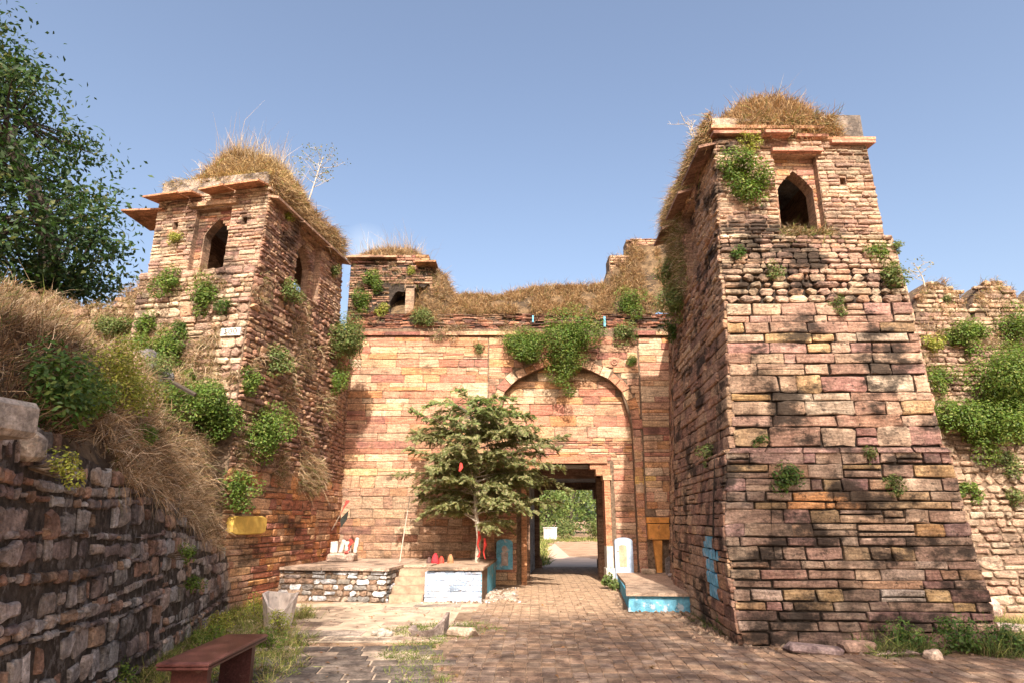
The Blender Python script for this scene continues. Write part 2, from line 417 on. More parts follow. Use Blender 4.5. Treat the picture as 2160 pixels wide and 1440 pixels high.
def voussoirs(wl, face, a, b, fn, depth, hgt=.13, n=7, pal='fac', w0=.0):
    """arch ring stones"""
    pts = []
    for side in (-1, 1):
        prev = None
        N = n*8; path = []
        for i in range(N+1):
            t = side*(1-i/N); u = (a+b)/2+t*(b-a)/2; path.append(Vector((u, fn(t))))
        L = [0]
        for p, q in zip(path, path[1:]): L.append(L[-1]+(q-p).length)
        def at(s):
            for i in range(len(path)-1):
                if L[i+1] >= s: k = (s-L[i])/max(1e-6, L[i+1]-L[i]); return path[i].lerp(path[i+1], k), (path[i+1]-path[i]).normalized()
            return path[-1], (path[-1]-path[-2]).normalized()
        for i in range(n):
            p, tp = at(L[-1]*(i+.04)/n); q, tq = at(L[-1]*(i+.96)/n)
            np_ = Vector((-tp.y, tp.x)); nq = Vector((-tq.y, tq.x))
            if side == 1: np_, nq = -np_, -nq
            if i == n-1: nq = Vector((0, 1))
            h2 = hgt*random.uniform(.8, 1.2)
            A, B, C, D = p, q, q+nq*h2, p+np_*h2
            d = depth+random.uniform(-.006, .01); vs = []
            for w in (w0-.02, d): vs += [face.P(x.x, x.y, w) for x in (A, B, C, D)]
            c = random.choice(PAL[pal]); ctr = (A+C)/2; pp = face.P(ctr.x, ctr.y)
            v = pp-CAM
            wl.st.append(((q-p).length*h2/v.length**2, vs, [(0, 1, 5, 4), (1, 2, 6, 5), (2, 3, 7, 6), (3, 0, 4, 7), (4, 5, 6, 7)], c, None))

# ================================================================== GROUND
gm, n, l, p = nodes('sandy ground')
pos = n.new('ShaderNodeNewGeometry').outputs['Position']
c = mixc(n, l, ramp(n, l, tex(n, l, 1.1, 8, .65, pos), .4, .62), (.42, .28, .18), (.27, .165, .10))
c = mixc(n, l, 1, c, ramp(n, l, tex(n, l, 40, 6, .7, pos), .3, .7, .7, 1.25), 'MULTIPLY')
c = mixc(n, l, ramp(n, l, tex(n, l, .5, 6, .6, pos), .55, .7, 0, .6), c, (.46, .36, .26))
l.new(c, p.inputs['Base Color']); p.inputs['Roughness'].default_value = .95; p.inputs['Specular IOR Level'].default_value = .1
bp = n.new('ShaderNodeBump'); bp.inputs['Strength'].default_value = .9; bp.inputs['Distance'].default_value = .03
l.new(tex(n, l, 16, 9, .7, pos), bp.inputs['Height']); l.new(bp.outputs[0], p.inputs['Normal'])
g = MB(); xs = [-600, -150, -60]+[-30+i*1. for i in range(61)]+[60, 150, 600]; ys = [-600, -100, -20]+[-8+i*1. for i in range(40)]+[70, 120, 250, 900]
V = [(x, y, 0 if -7 < x < 8 and y < 30 else .08*noise.noise(Vector((x*.15, y*.15, 0)))-(.02 if y < 30 else 0)) for y in ys for x in xs]
nx = len(xs); F_ = [(j*nx+i, j*nx+i+1, (j+1)*nx+i+1, (j+1)*nx+i) for j in range(len(ys)-1) for i in range(nx-1)]
g.add(V, F_); g.build('ground', gm, None, 'structure', True)
# brick paving
pm = stone_mat('paving brick', .4, .52, .6, bed=(5, 5, 5), pale=.3, dark=(.09, .06, .045), bdist=.01, fine=60)
def left_edge(y): return interp([(6, -.75), (8, -.86), (10.1, -.9), (12.5, -.75), (14.9, -.35), (17.3, .15), (19, .3), (28, 1.2)], y)[0]
def right_edge(y): return interp([(5.5, 9), (8.3, 8.5), (8.9, 3.7), (9.4, 2.95), (12.4, 3.0), (12.6, 2.0), (16.8, 2.5), (28, 3.1)], y)[0]
pave = MB(); pave.box(-.95, 9, 5, 8.6, -.05, .004); pave.box(-.95, 3.1, 8.6, 12.6, -.05, .0035); pave.box(-.5, 2.4, 12.6, 24, -.05, .003)
sand = flat_mat('sand in the joints', (.22, .145, .095), .3, 12, .95, .6, .01)
pv = link('paving', pave.mesh('paving'), sand, None, 'structure')
pav = []
sk_ = .035
for zone in (0, 1):
    row = 0; y = 5.6
    while y < 24.2:
        hh = .235
        x = -1.6+random.uniform(-.01, .01)
        while x < 9:
            w = .16
            cx = x+w/2+(y-9)*sk_; cy = y+hh/2-(cx-1)*.06
            if cx > left_edge(cy)+.05+.08*noise.noise(Vector((cy*2, 0, 1))) and cx < right_edge(cy)-.05 and (zone == 0):
                pav.append((cx, cy, w, hh, random.random() < .12))
            x += w+.004
        y += hh+.004; row += 1
    break
def paver(cx, cy, w, h, top, col, rot=0):
    g_ = .006; z = random.uniform(-.002, .003); tx, ty = random.uniform(-.006, .006), random.uniform(-.006, .006)
    a, b = w/2-g_/2, h/2-g_/2; a2, b2 = a-.007, b-.007; vs = []
    cs, sn = math.cos(rot), math.sin(rot)
    for A, B, zz in ((a, b, -.03), (a, b, top-.006), (a2, b2, top)):
        for sx, sy in ((-1, -1), (1, -1), (1, 1), (-1, 1)):
            px, py = sx*A, sy*B; vs.append((cx+px*cs-py*sn, cy+px*sn+py*cs, (zz+z+px*tx+py*ty) if zz > 0 else zz))
    fs = []
    for r in (0, 4):
        for i in range(4): k = (i+1) % 4; fs.append((r+i, r+k, r+4+k, r+4+i))
    fs.append((8, 9, 10, 11)); return vs, fs
pav.sort(key=lambda t: (t[1]**2+t[0]**2) if abs(t[0]/t[1]) < .8 and t[1] > 6.9 else 1e6+t[1])
rest = MB()
for i, (cx, cy, w, hh, fl) in enumerate(pav):
    c = random.choice([(.22, .145, .10), (.25, .16, .11), (.19, .13, .095), (.27, .17, .11), (.23, .16, .12)]); k = random.uniform(.85, 1.12)
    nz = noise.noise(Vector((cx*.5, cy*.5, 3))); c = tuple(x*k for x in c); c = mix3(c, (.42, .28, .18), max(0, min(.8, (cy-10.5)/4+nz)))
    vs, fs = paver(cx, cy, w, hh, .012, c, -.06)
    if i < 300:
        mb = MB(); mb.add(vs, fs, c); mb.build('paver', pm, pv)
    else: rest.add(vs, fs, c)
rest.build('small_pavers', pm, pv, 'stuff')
# slate slabs at the lower left
sl = MB(); sl.quad((-3.4, 6.2, .004), (-.9, 6.2, .004), (-1.0, 9.2, .004), (-3.4, 9.4, .004))
pale = flat_mat('pale sand in the joints', (.40, .30, .22), .3, 10, .95, .6, .01)
slp = link('slab_pavement', sl.mesh('slab_pavement'), pale, None, 'structure')
dm = stone_mat('dark slate', .35, .5, .5, bed=(7, 7, 7), pale=.15, dark=(.03, .03, .028), bdist=.012, fine=35)
y = 6.2
while y < 9.3:
    x = -3.5+random.uniform(0, .3); h_ = random.uniform(.26, .34)
    while x < -.95:
        w_ = random.choice((.3, .4, .55, .65))
        cx, cy = x+w_/2, y+h_/2+x*.08
        nn = noise.noise(Vector((cx*.9, cy*.9, 5)))
        if cx < -.95 and not (cy > 8.5 and nn > .1):
            mb = MB(); c = mix3((.10, .085, .075), (.20, .15, .12), random.random()*.6+max(0, nn))
            vs, fs = paver(cx, cy, w_, h_, .018, c, .08); 
            vs = [(a+random.uniform(-.012, .012), b+random.uniform(-.012, .012), z) if i > 99 else (a, b, z) for i, (a, b, z) in enumerate(vs)]
            mb.add(vs, fs, c); mb.build('slab', dm, slp)
        x += w_+.018
    y += h_+.018
# worn flagstones in front of the platform
fl = MB(); fl.quad((-4.2, 9.6, .003), (-1.0, 9.6, .003), (-.6, 13.9, .003), (-4.6, 13.9, .003))
flp = link('flagstone_yard', fl.mesh('flagstone_yard'), flat_mat('packed sand', (.46, .35, .25), .3, 3, .95, .8, .02), None, 'structure')
y = 9.7
while y < 13.8:
    h_ = random.uniform(.28, .5); x = -4.1
    while x < -.75:
        w_ = random.uniform(.4, 1.0)
        if random.random() < .42:
            c = random.choice([(.48, .36, .27), (.42, .30, .22), (.52, .40, .30), (.38, .30, .24)])
            mb = MB(); vs, fs = paver(x+w_/2, y+h_/2, w_, h_, .010, c, random.uniform(-.03, .03)); mb.add(vs, fs, c); mb.build('flagstone', M['slab'], flp)
        x += w_+.03
    y += h_+.03

# ================================================================== GATE WALL
FY = 17.4
fac = Face([(0, -4.5, FY), (8, -4.5, FY)], [(0, 4.6, FY), (8, 4.6, FY)])
X = lambda x: x+4.5
gw = empty('gate_wall', 'central sandstone gate wall with pointed arch panel and square passage', 'fort wall', (1.4, 17.4, 0))
AT = [(0, 1), (.2, .985), (.38, .945), (.58, .85), (.75, .67), (.9, .36), (1, 0)]
ASP, AAP, AC, AH = 3.9, 5.72, 1.38, 1.82
def arch_hi(t):
    t = abs(t)
    for (p, q), (r, s) in zip(AT, AT[1:]):
        if s <= t <= q: return ASP+(AAP-ASP)*(p+(r-p)*(q-t)/(q-s))
    return AAP
hA = (X(AC-AH), X(AC+AH), -.1, arch_hi)
mb = MB(); core(mb, fac, -.1, 6.66, 0, 1.2, [hA])
# recessed panel with the passage opening (corbelled corners)
def gate_hi(t):
    t = abs(t); return 3.03 if t < .66 else (2.9 if t < .80 else (2.72 if t < .9 else 2.66))
hG = (X(.24), X(2.56), -.1, gate_hi)
REC = -.25
core(mb, fac, -.1, 5.8, REC, .5, [hG], u0=X(AC-AH-.1), u1=X(AC+AH+.1))
mb.build('wall_core', M['core2'], gw)
wf = Wall()
ringblk = (X(AC-AH-.20), X(AC+AH+.20), ASP-.1, lambda t: arch_hi(min(1, abs(t)*1.0))+.27)
jamb = (X(AC-AH), X(AC+AH), -.1, arch_hi)
grL, grR = X(-.64), X(3.44)      # thin vertical grooves of the frame
niche = (X(3.28), X(3.53), .3, 1.55)
def facov(u, z):
    x = u-4.5
    if 3.45 < x < 4.2 and 1.05 < z < 1.5: return (.58, .30, .09)
    if 3.2 < x < 3.6 and 2.4 < z < 2.9: return (.6, .38, .13)
    if -4 < x < -3.5 and 2.62 < z < 2.85: return (.54, .38, .2)
    return None
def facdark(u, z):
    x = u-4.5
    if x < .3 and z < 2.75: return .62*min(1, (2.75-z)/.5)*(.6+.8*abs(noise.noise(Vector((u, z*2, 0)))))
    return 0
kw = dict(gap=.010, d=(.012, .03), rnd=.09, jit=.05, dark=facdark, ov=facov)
blk = hole_block([ringblk, jamb])
for (a, b, hr, wr) in ((0, 2.7, (.17, .25), (.3, .62)), (2.7, 6.42, (.13, .23), (.4, 1.05))):
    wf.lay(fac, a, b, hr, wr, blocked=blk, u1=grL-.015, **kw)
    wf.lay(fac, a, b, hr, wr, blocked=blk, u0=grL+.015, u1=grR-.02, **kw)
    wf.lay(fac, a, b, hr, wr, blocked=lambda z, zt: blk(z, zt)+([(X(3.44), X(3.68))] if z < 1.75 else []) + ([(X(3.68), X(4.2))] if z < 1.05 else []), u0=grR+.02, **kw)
# rubble-filled crack and niche at the foot of the right side
nf = Face([(0, X(3.44)-4.5, FY+.12), (8, X(3.44)-4.5, FY+.12)], [(0, 3.7, FY+.12), (8, 3.7, FY+.12)])
wf.lay(nf, 0, 1.75, (.04, .09), (.1, .25), gap=.02, pal='cur', rnd=.3, jit=.15, d=(.03, .1))
voussoirs(wf, fac, hA[0], hA[1], arch_hi, .03, .22, 11, 'fac')
# jamb stones beside the arch panel up to the spring
for (a, b) in ((X(AC-AH-.2), X(AC-AH)), (X(AC+AH), X(AC+AH+.2))):
    wf.lay(fac, 0, ASP, (.14, .3), (.2, .25), u0=a, u1=b, gap=.01, d=(.02, .04), rnd=.08)
# recessed panel stones
rp = Face([(0, -4.5, FY-REC), (8, -4.5, FY-REC)], [(0, 4.6, FY-REC), (8, 4.6, FY-REC)])
gblk = hole_block([(X(.12), X(2.68), -.1, 3.1)])
def inarch(u, z):
    t = (u-X(AC))/AH; return abs(t) < 1.05 and z < arch_hi(min(1, abs(t)))+.12
wf.lay(rp, 0, 3.1, (.10, .2), (.3, .6), blocked=gblk, u0=X(AC-AH), u1=X(AC+AH), gap=.012, d=(.01, .035), rnd=.1)
for (a, b, hr, wr) in ((3.1, 3.7, (.05, .11), (.15, .4)), (3.7, 5.85, (.14, .24), (.45, 1.1))):
    wf.lay(rp, a, b, hr, wr, u0=X(AC-AH), u1=X(AC+AH), gap=.012, d=(.01, .035), rnd=.1, keep=inarch)
wf.build(gw, M['fac'])
# cornice, lintel, posts, brackets
mb = MB()
x = -4.5
while x < 4.5:
    w_ = random.uniform(.6, 1.3)
    mb = MB(); c = random.choice(PAL['fac']); mb.box(x, min(x+w_-.01, 4.6), FY-.09+random.uniform(-.02, .02), FY+.3, 6.46, 6.55+random.uniform(0, .03), c); 
    if not (.3 < x < 2.2): mb.build('cornice_slab', M['slab'], gw)
    x += w_
P_ = M['orange']
def part(name, mat, fn, parent=None, **k):
    mb = MB(); fn(mb); return mb.build(name, mat, parent or gw, **k)
part('lintel', M['fac'], lambda b: b.box(.3, 2.5, FY+.1, FY+.6, 3.03, 3.2, (.42, .2, .12)))
part('post', M['fac'], lambda b: (b.box(.24, .38, FY+.12, FY+.5, 0, 2.62, (.50, .24, .12)), b.box(.20, .42, FY+.1, FY+.5, 2.6, 2.72, (.42, .22, .13)), b.box(.22, .55, FY+.14, FY+.5, 2.72, 2.88, (.40, .18, .1)), b.box(.22, .72, FY+.16, FY+.5, 2.88, 3.03, (.38, .18, .1))))
part('post', M['fac'], lambda b: (b.box(2.40, 2.55, FY+.08, FY+.5, .95, 2.62, (.50, .22, .12)), b.box(2.37, 2.6, FY+.06, FY+.5, 2.6, 2.72, (.5, .3, .18)), b.box(2.2, 2.58, FY+.14, FY+.5, 2.72, 2.88, (.46, .24, .13)), b.box(2.05, 2.58, FY+.16, FY+.5, 2.88, 3.03, (.42, .2, .12))))
part('post_foot', M['white'], lambda b: (b.box(2.40, 2.56, FY+.06, FY+.5, .42, .95, (.7, .66, .62)), b.box(2.37, 2.59, FY+.04, FY+.5, 0, .42, (.7, .66, .62))))
# painted panels with raised rims
def arched_panel(b, x0, x1, z0, z1, y, r, th):
    k = 10; pts = [(x0, z0), (x1, z0), (x1, z1-r)]+[((x0+x1)/2+(x1-x0)/2*math.cos(a), z1-r+r*math.sin(a)) for a in [math.pi*i/k for i in range(1, k)]]+[(x0, z1-r)]
    m_ = len(pts); vs = [(a, y, c) for a, c in pts]+[(a, y+th, c) for a, c in pts]
    b.add(vs, [tuple(range(m_))]+[(i, (i+1) % m_, m_+(i+1) % m_, m_+i) for i in range(m_)])
part('painted_panel', M['cyan'], lambda b: arched_panel(b, -.40, .02, .38, 1.12, FY+.17, .1, .1))
def figure(b):
    b.box(-.27, -.10, FY+.13, FY+.2, .48, .8, (.6, .55, .5)); b.add([(-.19+.075*math.cos(a), FY+.13, .88+.085*math.sin(a)) for a in [i*math.pi/5 for i in range(10)]]+[(-.19+.075*math.cos(a), FY+.2, .88+.085*math.sin(a)) for a in [i*math.pi/5 for i in range(10)]], [tuple(range(10))]+[(i, (i+1) % 10, 10+(i+1) % 10, 10+i) for i in range(10)])
part('carved_relief', flat_mat('worn relief', (.42, .34, .30), .4, 12), figure)
part('painted_panel', M['paleblue'], lambda b: arched_panel(b, 2.62, 3.08, .1, 1.16, FY+.14, .1, .12))
part('panel_inset', M['ochre'] if 0 else flat_mat('cream inset', (.48, .36, .24), .25, 6, .9, .6, .02), lambda b: arched_panel(b, 2.72, 2.92, .45, .98, FY+.132, .04, .02))
# carved rosette
def rosette(b):
    c0 = Vector((2.77, FY-.05, 5.72))
    prof = [(0.0, -.02), (.03, -.02), (.04, 0), (.055, 0), (.065, -.02), (.085, -.02), (.1, .01), (.115, .01)]; k = 20; vs = []; fs = []
    for r, d in prof: vs += [c0+Vector((r*math.cos(2*math.pi*i/k), d, r*math.sin(2*math.pi*i/k))) for i in range(k)]
    for j in range(len(prof)-1):
        for i in range(k): fs.append((j*k+i, j*k+(i+1) % k, (j+1)*k+(i+1) % k, (j+1)*k+i))
    b.add(vs, fs, (.42, .22, .15)); b.box(2.62, 2.92, FY-.035, FY, 5.58, 5.86, (.45, .23, .15))
part('carved_rosette', M['fac'], rosette)
# orange pier, orange beam and niche at the right foot
part('pier', M['orange'], lambda b: b.box(0, 1, 0, 1, 0, 1, (.5, .3, .1), lambda x, y, z: (3.56+x*(.10+.12*z)+(1-z)*.07, FY-.12+y*.3, .12+z*.98)))
part('beam', M['orange'], lambda b: (b.box(3.44, 4.15, FY-.15, FY+.2, 1.12, 1.5, (.5, .3, .1)), b.box(3.42, 4.2, FY-.1, FY+.2, 1.52, 1.66, (.5, .3, .1))))
part('niche_back', M['inner'], lambda b: b.box(3.75, 4.3, FY+.25, FY+.4, 0, 1.15, (.16, .08, .06)))
# parapet: thin dark bricks, earth slope, stepped ruin
pf = Face([(6.5, -4.5, FY+.06), (7.2, -4.5, FY+.10)], [(6.5, 4.6, FY+.06), (7.2, 4.6, FY+.10)])
wp = Wall(); gw2 = empty('parapet', 'ruined brick parapet with an earth slope above the gate arch', 'parapet', (0, 17.6, 6.6))
wp.lay(pf, 6.55, 7.12, (.035, .05), (.18, .34), gap=.012, pal='brick', d=(.01, .07), rnd=.15, jit=.1, skip=.12)
def ptop(x): return interp([(-4.5, 7.9), (-1.7, 7.95), (-.2, 8.0), (.6, 8.25), (2.8, 8.35), (2.95, 9.15), (3.4, 9.25), (3.5, 9.72), (4.6, 9.8)], x)[0]
def pslope(x, t):
    """point on the earth slope, t 0 front .. 1 top"""
    nz = .22*noise.noise(Vector((x*1.3, t*2.2, 1)))+.08*noise.noise(Vector((x*5, t*5, 1)))
    y = FY+.12+t*(.95); z = 7.05+(ptop(x)-7.05)*min(1, t*1.0)**.8+nz
    return Vector((x, y+nz*.4, z))
sl_ = MB(); K = 60; T_ = 10
vs = [pslope(-4.5+9.2*i/K, j/T_) for j in range(T_+1) for i in range(K+1)]
vs += [Vector((-4.5+9.2*i/K, FY+2.4, ptop(-4.5+9.2*i/K)+.05)) for i in range(K+1)]+[Vector((-4.5+9.2*i/K, 24, 3.6)) for i in range(K+1)]
fs = [(j*(K+1)+i, j*(K+1)+i+1, (j+1)*(K+1)+i+1, (j+1)*(K+1)+i) for j in range(T_+2) for i in range(K)]
sl_.add(vs, fs); bv_add(vs, fs); sl_.build('earth_slope', M['earth'], gw2, smooth=True)
cb = MB(); cb.box(-4.5, 4.6, FY+.1, FY+.5, 6.5, 7.1); cb.build('brick_core', M['core'], gw2)
sf = Face([(8, 2.92, FY+.9), (10, 2.92, FY+.9)], [(8, 3.5, FY+.9), (10, 3.5, FY+.9)]); wp.lay(sf, 8.3, 9.2, (.05, .09), (.12, .25), pal='side', rnd=.2, jit=.1, skip=.1)
sf = Face([(8, 3.45, FY+1.0), (10, 3.45, FY+1.0)], [(8, 4.8, FY+1.0), (10, 4.8, FY+1.0)]); wp.lay(sf, 9.2, 9.78, (.05, .09), (.12, .25), pal='side', rnd=.2, jit=.1, skip=.1)
cb = MB(); cb.box(2.9, 3.5, FY+.92, FY+1.6, 8, 9.2); cb.box(3.46, 4.8, FY+1.02, FY+1.6, 8, 9.76); cb.build('stepped_core', M['core2'], gw2)
part('paint_mark', M['cyan'], lambda b: b.box(2.53, 2.59, FY-.0, FY+.03, 6.72, 7.02), gw2)
part('paint_mark', M['cyan'], lambda b: b.box(.56, .60, FY-.0, FY+.03, 6.85, 7.04), gw2)
wp.build(gw2, M['lef'], 300, 'brick', 'small_bricks')
# small turret over the left end of the gate wall
tr = empty('ruined_turret', 'small ruined brick kiosk with a stone pillar above the left end of the gate wall', 'turret', (-3.4, 18, 6.7))
tf = Face([(6.5, -4.6, 17.5), (9.3, -4.66, 17.8)], [(6.5, -2.0, 17.5), (9.3, -2.45, 17.8)])
th_ = (1.15, 2.3, 6.9, lambda t: 8.05-.5*max(0, -t)+.1*math.sin(t*7)); wt = Wall(); tb = MB(); core(tb, tf, 6.7, 8.95, 0, .5, [th_]); tb.build('wall_core', M['core'], tr)
wt.lay(tf, 6.68, 7.2, (.04, .06), (.15, .3), gap=.014, pal='brick', d=(.02, .07), rnd=.15, jit=.1, blocked=hole_block([th_]))
wt.lay(tf, 7.2, 8.7, (.05, .08), (.14, .3), gap=.016, pal='side', d=(.02, .06), rnd=.2, jit=.1, blocked=hole_block([th_]), skip=.25)
wt.lay(tf, 8.7, 8.98, (.06, .1), (.2, .4), gap=.012, pal='fac', d=(.05, .09), rnd=.15, jit=.08)
wt.build(tr, M['lef'])
part('pillar', M['fac'], lambda b: (b.box(-3.0, -2.76, 17.55, 17.8, 6.7, 7.95, (.28, .2, .14)), b.box(-3.04, -2.72, 17.55, 17.9, 7.9, 8.0, (.2, .14, .1))), tr)
part('eave_slab', M['slab'], lambda b: b.box(-4.75, -3.3, 17.5, 18.3, 8.82, 8.87, (.5, .28, .18)), tr)
part('eave_slab', M['slab'], lambda b: b.box(-2.75, -2.15, 17.35, 18.2, 8.62, 8.67, (.5, .26, .14)), tr)
ir = MB(); ir.quad((-4.6, 20, 6.7), (-4.6, 20, 9), (-2, 20, 9), (-2, 20, 6.7)); ir.quad((-4.62, 17.6, 6.7), (-4.62, 20, 6.7), (-4.66, 20, 8.95), (-4.66, 17.9, 8.95)); ir.quad((-2.0, 17.6, 6.7), (-2.0, 20, 6.7), (-2.4, 20, 8.95), (-2.45, 17.9, 8.95)); ir.quad((-4.66, 17.8, 8.95), (-2.4, 17.8, 8.95), (-2.4, 20, 9), (-4.66, 20, 9))
ir.build('rear_walls', M['inner'], tr)
bv_add(ir.v, ir.f)
def dome(mb, cx, cy, z0, rx, ry, h, n=22, m=8, amp=.18, pw=.6, seed=0):
    vs = []; fs = []
    for j in range(m+1):
        t = j/m
        for i in range(n):
            a = 2*math.pi*i/n; r = (1-t)
            q = 1+amp*noise.noise(Vector((math.cos(a)*1.5+seed, math.sin(a)*1.5, t*2)))
            hh = (1-r**2.2)**pw if r < 1 else 0
            vs.append(Vector((cx+rx*r*math.cos(a)*q, cy+ry*r*math.sin(a)*q, z0+h*hh*(1+amp*noise.noise(Vector((math.cos(a)*r*2+seed, math.sin(a)*r*2, 3)))))))
    for j in range(m):
        for i in range(n): fs.append((j*n+i, j*n+(i+1) % n, (j+1)*n+(i+1) % n, (j+1)*n+i))
    mb.add(vs, fs); return vs, fs
db = MB(); tdome = dome(db, -3.55, 18.4, 8.9, 1.05, .7, .42, seed=5); bv_add(*tdome)
tdome2 = dome(db, -2.2, 18.1, 6.9, .8, .7, 1.7, seed=9, pw=1.2); bv_add(*tdome2); db.build('earth_mound', M['earth'], tr, smooth=True)

# passage through the gate
ps = empty('gate_passage', 'dark stone-lined passage under the gate wall opening onto a sunny road', 'passage', (1.7, 20, 0))
pb = MB(); y0, y1 = FY+.5, 23.8
L0, R0, L1, R1 = .22, 2.58, .80, 3.12
pb.quad((L0, y0, -.02), (L1, y1, -.02), (L1, y1, 2.85), (L0, y0, 3.1)); pb.quad((R0, y0, -.02), (R0, y0, 3.1), (R1, y1, 2.85), (R1, y1, -.02)); pb.quad((L0, y0, 3.05), (L1, y1, 2.85), (R1, y1, 2.85), (R0, y0, 3.05))
pb.build('passage_lining', M['inner'], ps)
wl_ = Wall()
for fc in (Face([(0, L0+.03, y0), (3.2, L0+.03, y0)], [(0, L1+.03, y1), (3.2, L1+.03, y1)]),):
    pass
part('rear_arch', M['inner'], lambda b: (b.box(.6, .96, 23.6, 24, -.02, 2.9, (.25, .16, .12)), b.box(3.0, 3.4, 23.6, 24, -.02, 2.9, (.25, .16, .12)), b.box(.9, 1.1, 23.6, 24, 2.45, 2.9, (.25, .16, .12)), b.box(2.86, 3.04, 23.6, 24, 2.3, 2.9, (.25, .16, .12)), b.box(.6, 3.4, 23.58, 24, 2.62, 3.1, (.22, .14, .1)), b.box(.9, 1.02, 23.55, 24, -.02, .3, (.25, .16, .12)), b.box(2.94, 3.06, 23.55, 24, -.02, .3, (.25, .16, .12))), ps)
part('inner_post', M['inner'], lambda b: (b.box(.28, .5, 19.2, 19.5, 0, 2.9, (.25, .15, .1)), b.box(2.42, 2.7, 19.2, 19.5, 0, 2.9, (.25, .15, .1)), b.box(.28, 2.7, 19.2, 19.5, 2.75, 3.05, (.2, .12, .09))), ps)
rb = MB(); rb.box(-4.5, .6, 23.8, 24.4, -.1, 3.6); rb.box(3.4, 6, 23.8, 24.4, -.1, 3.6); rb.box(.6, 3.4, 23.8, 24.4, 3.1, 3.6); rb.build('rear_wall', M['inner'], ps)

# ================================================================== RIGHT TOWER
rt = empty('gate_tower', 'tall square sandstone tower at the right with a pointed window near its top', 'tower', (4.8, 11.5, 0))
FL = [(0, 3.0, 9.35), (.3, 2.97, 9.38), (1.4, 2.94, 9.48), (2.57, 3.10, 9.60), (2.62, 3.22, 9.66), (4.85, 3.33, 9.77), (6.05, 3.36, 9.86)]
FR = [(0, 6.28, 9.15), (1.4, 6.30, 9.4), (2.57, 6.28, 9.52), (2.62, 6.22, 9.57), (4.76, 6.21, 9.72), (6.05, 6.17, 9.88)]
ML = [(0, 3.30, 14.2), (2.6, 3.48, 14.2), (6.05, 3.66, 14.2)]
BL = [(0, 3.95, 17.45), (2.6, 4.12, 17.45), (6.6, 4.34, 17.45)]
f1 = Face(FL, FR, 3); f2 = Face(ML, FL, 3); f3 = Face(BL, ML, 3)
f4 = Face(FR, [(0, 6.6, 14.2), (6.05, 6.2, 14.2)], 3)
cb = MB()
for f_ in (f1, f2, f4): core(cb, f_, -.1, 6.05, -.035, .6, caps=False, dz=.1)
core(cb, f3, -.1, 6.6, 0, .6, caps=True)
cb.quad((3.36, 9.86, 6.04), (6.17, 9.88, 6.04), (6.2, 14.2, 6.04), (3.66, 14.2, 6.04)); bv_add(cb.v[-4:], [(0, 1, 2, 3)])
cb.build('wall_core', M['core'], rt)
wr = Wall()
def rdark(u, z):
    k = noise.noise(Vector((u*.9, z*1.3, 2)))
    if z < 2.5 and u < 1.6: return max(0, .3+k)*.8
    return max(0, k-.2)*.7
def rov(u, z):
    for (a, b, c, d, col) in ((2.7, 3.1, 2.2, 2.4, (.44, .28, .14)), (.7, 1.8, 1.75, 1.95, (.50, .24, .10)), (2.1, 2.75, 1.35, 1.6, (.38, .22, .10)), (1.0, 1.5, .55, .72, (.33, .22, .11)), (1.6, 2.0, .5, .68, (.40, .34, .29)), (2.2, 2.75, .45, .65, (.42, .28, .14)), (.9, 1.4, 4.15, 4.35, (.55, .36, .18)), (.3, .8, 3.2, 3.4, (.55, .35, .16))):
        if a < u < b and c < z < d: return col
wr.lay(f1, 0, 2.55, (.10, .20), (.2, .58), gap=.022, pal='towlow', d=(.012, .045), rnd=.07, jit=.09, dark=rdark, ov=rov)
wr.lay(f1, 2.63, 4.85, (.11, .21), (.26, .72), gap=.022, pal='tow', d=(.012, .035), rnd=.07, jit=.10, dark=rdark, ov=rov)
wr.lay(f1, 4.85, 5.35, (.11, .17), (.16, .34), gap=.03, pal='rub', d=(.02, .07), rnd=.38, jit=.13, dark=rdark)
wr.lay(f1, 5.35, 6.05, (.06, .10), (.14, .32), gap=.018, pal='rub', d=(.01, .06), rnd=.25, jit=.12, dark=rdark)
def bov(u, z):
    y = f2.P(u, z).y
    if 10.2 < y < 11.0 and .55 < z < 1.3 and not (y > 10.75 and z < .7): return ((.12, .36, .55), 'cyan')
wr.lay(f2, 0, 2.6, (.12, .2), (.25, .6), gap=.018, pal='side', d=(.01, .04), rnd=.1, jit=.08, ov=bov)
wr.lay(f2, 2.6, 4.9, (.13, .22), (.28, .7), gap=.018, pal='side', d=(.01, .05), rnd=.12, jit=.08)
wr.lay(f2, 4.9, 6.05, (.06, .12), (.14, .35), gap=.018, pal='side', d=(.01, .05), rnd=.2, jit=.1)
wr.lay(f3, 0, 6.6, (.12, .2), (.28, .6), gap=.018, pal='side', d=(.01, .04), rnd=.1, jit=.08)
wr.lay(f4, 0, 6.05, (.14, .22), (.3, .7), gap=.02, pal='tow', d=(.01, .05), rnd=.12, jit=.08)
# ledge at the plinth
for i in range(6):
    u0_ = i*f1.W/6+.02; 
    part('ledge_slab', M['tow'], lambda b: b.add([f1.P(u, z, w) for z in (2.53, 2.60) for w in (-.05, .05+.02*random.random()) for u in (u0_, u0_+f1.W/6-.03)], ((0, 1, 3, 2), (4, 5, 7, 6), (2, 3, 7, 6), (0, 1, 5, 4), (0, 2, 6, 4), (1, 3, 7, 5)), (.30, .18, .15)), rt)
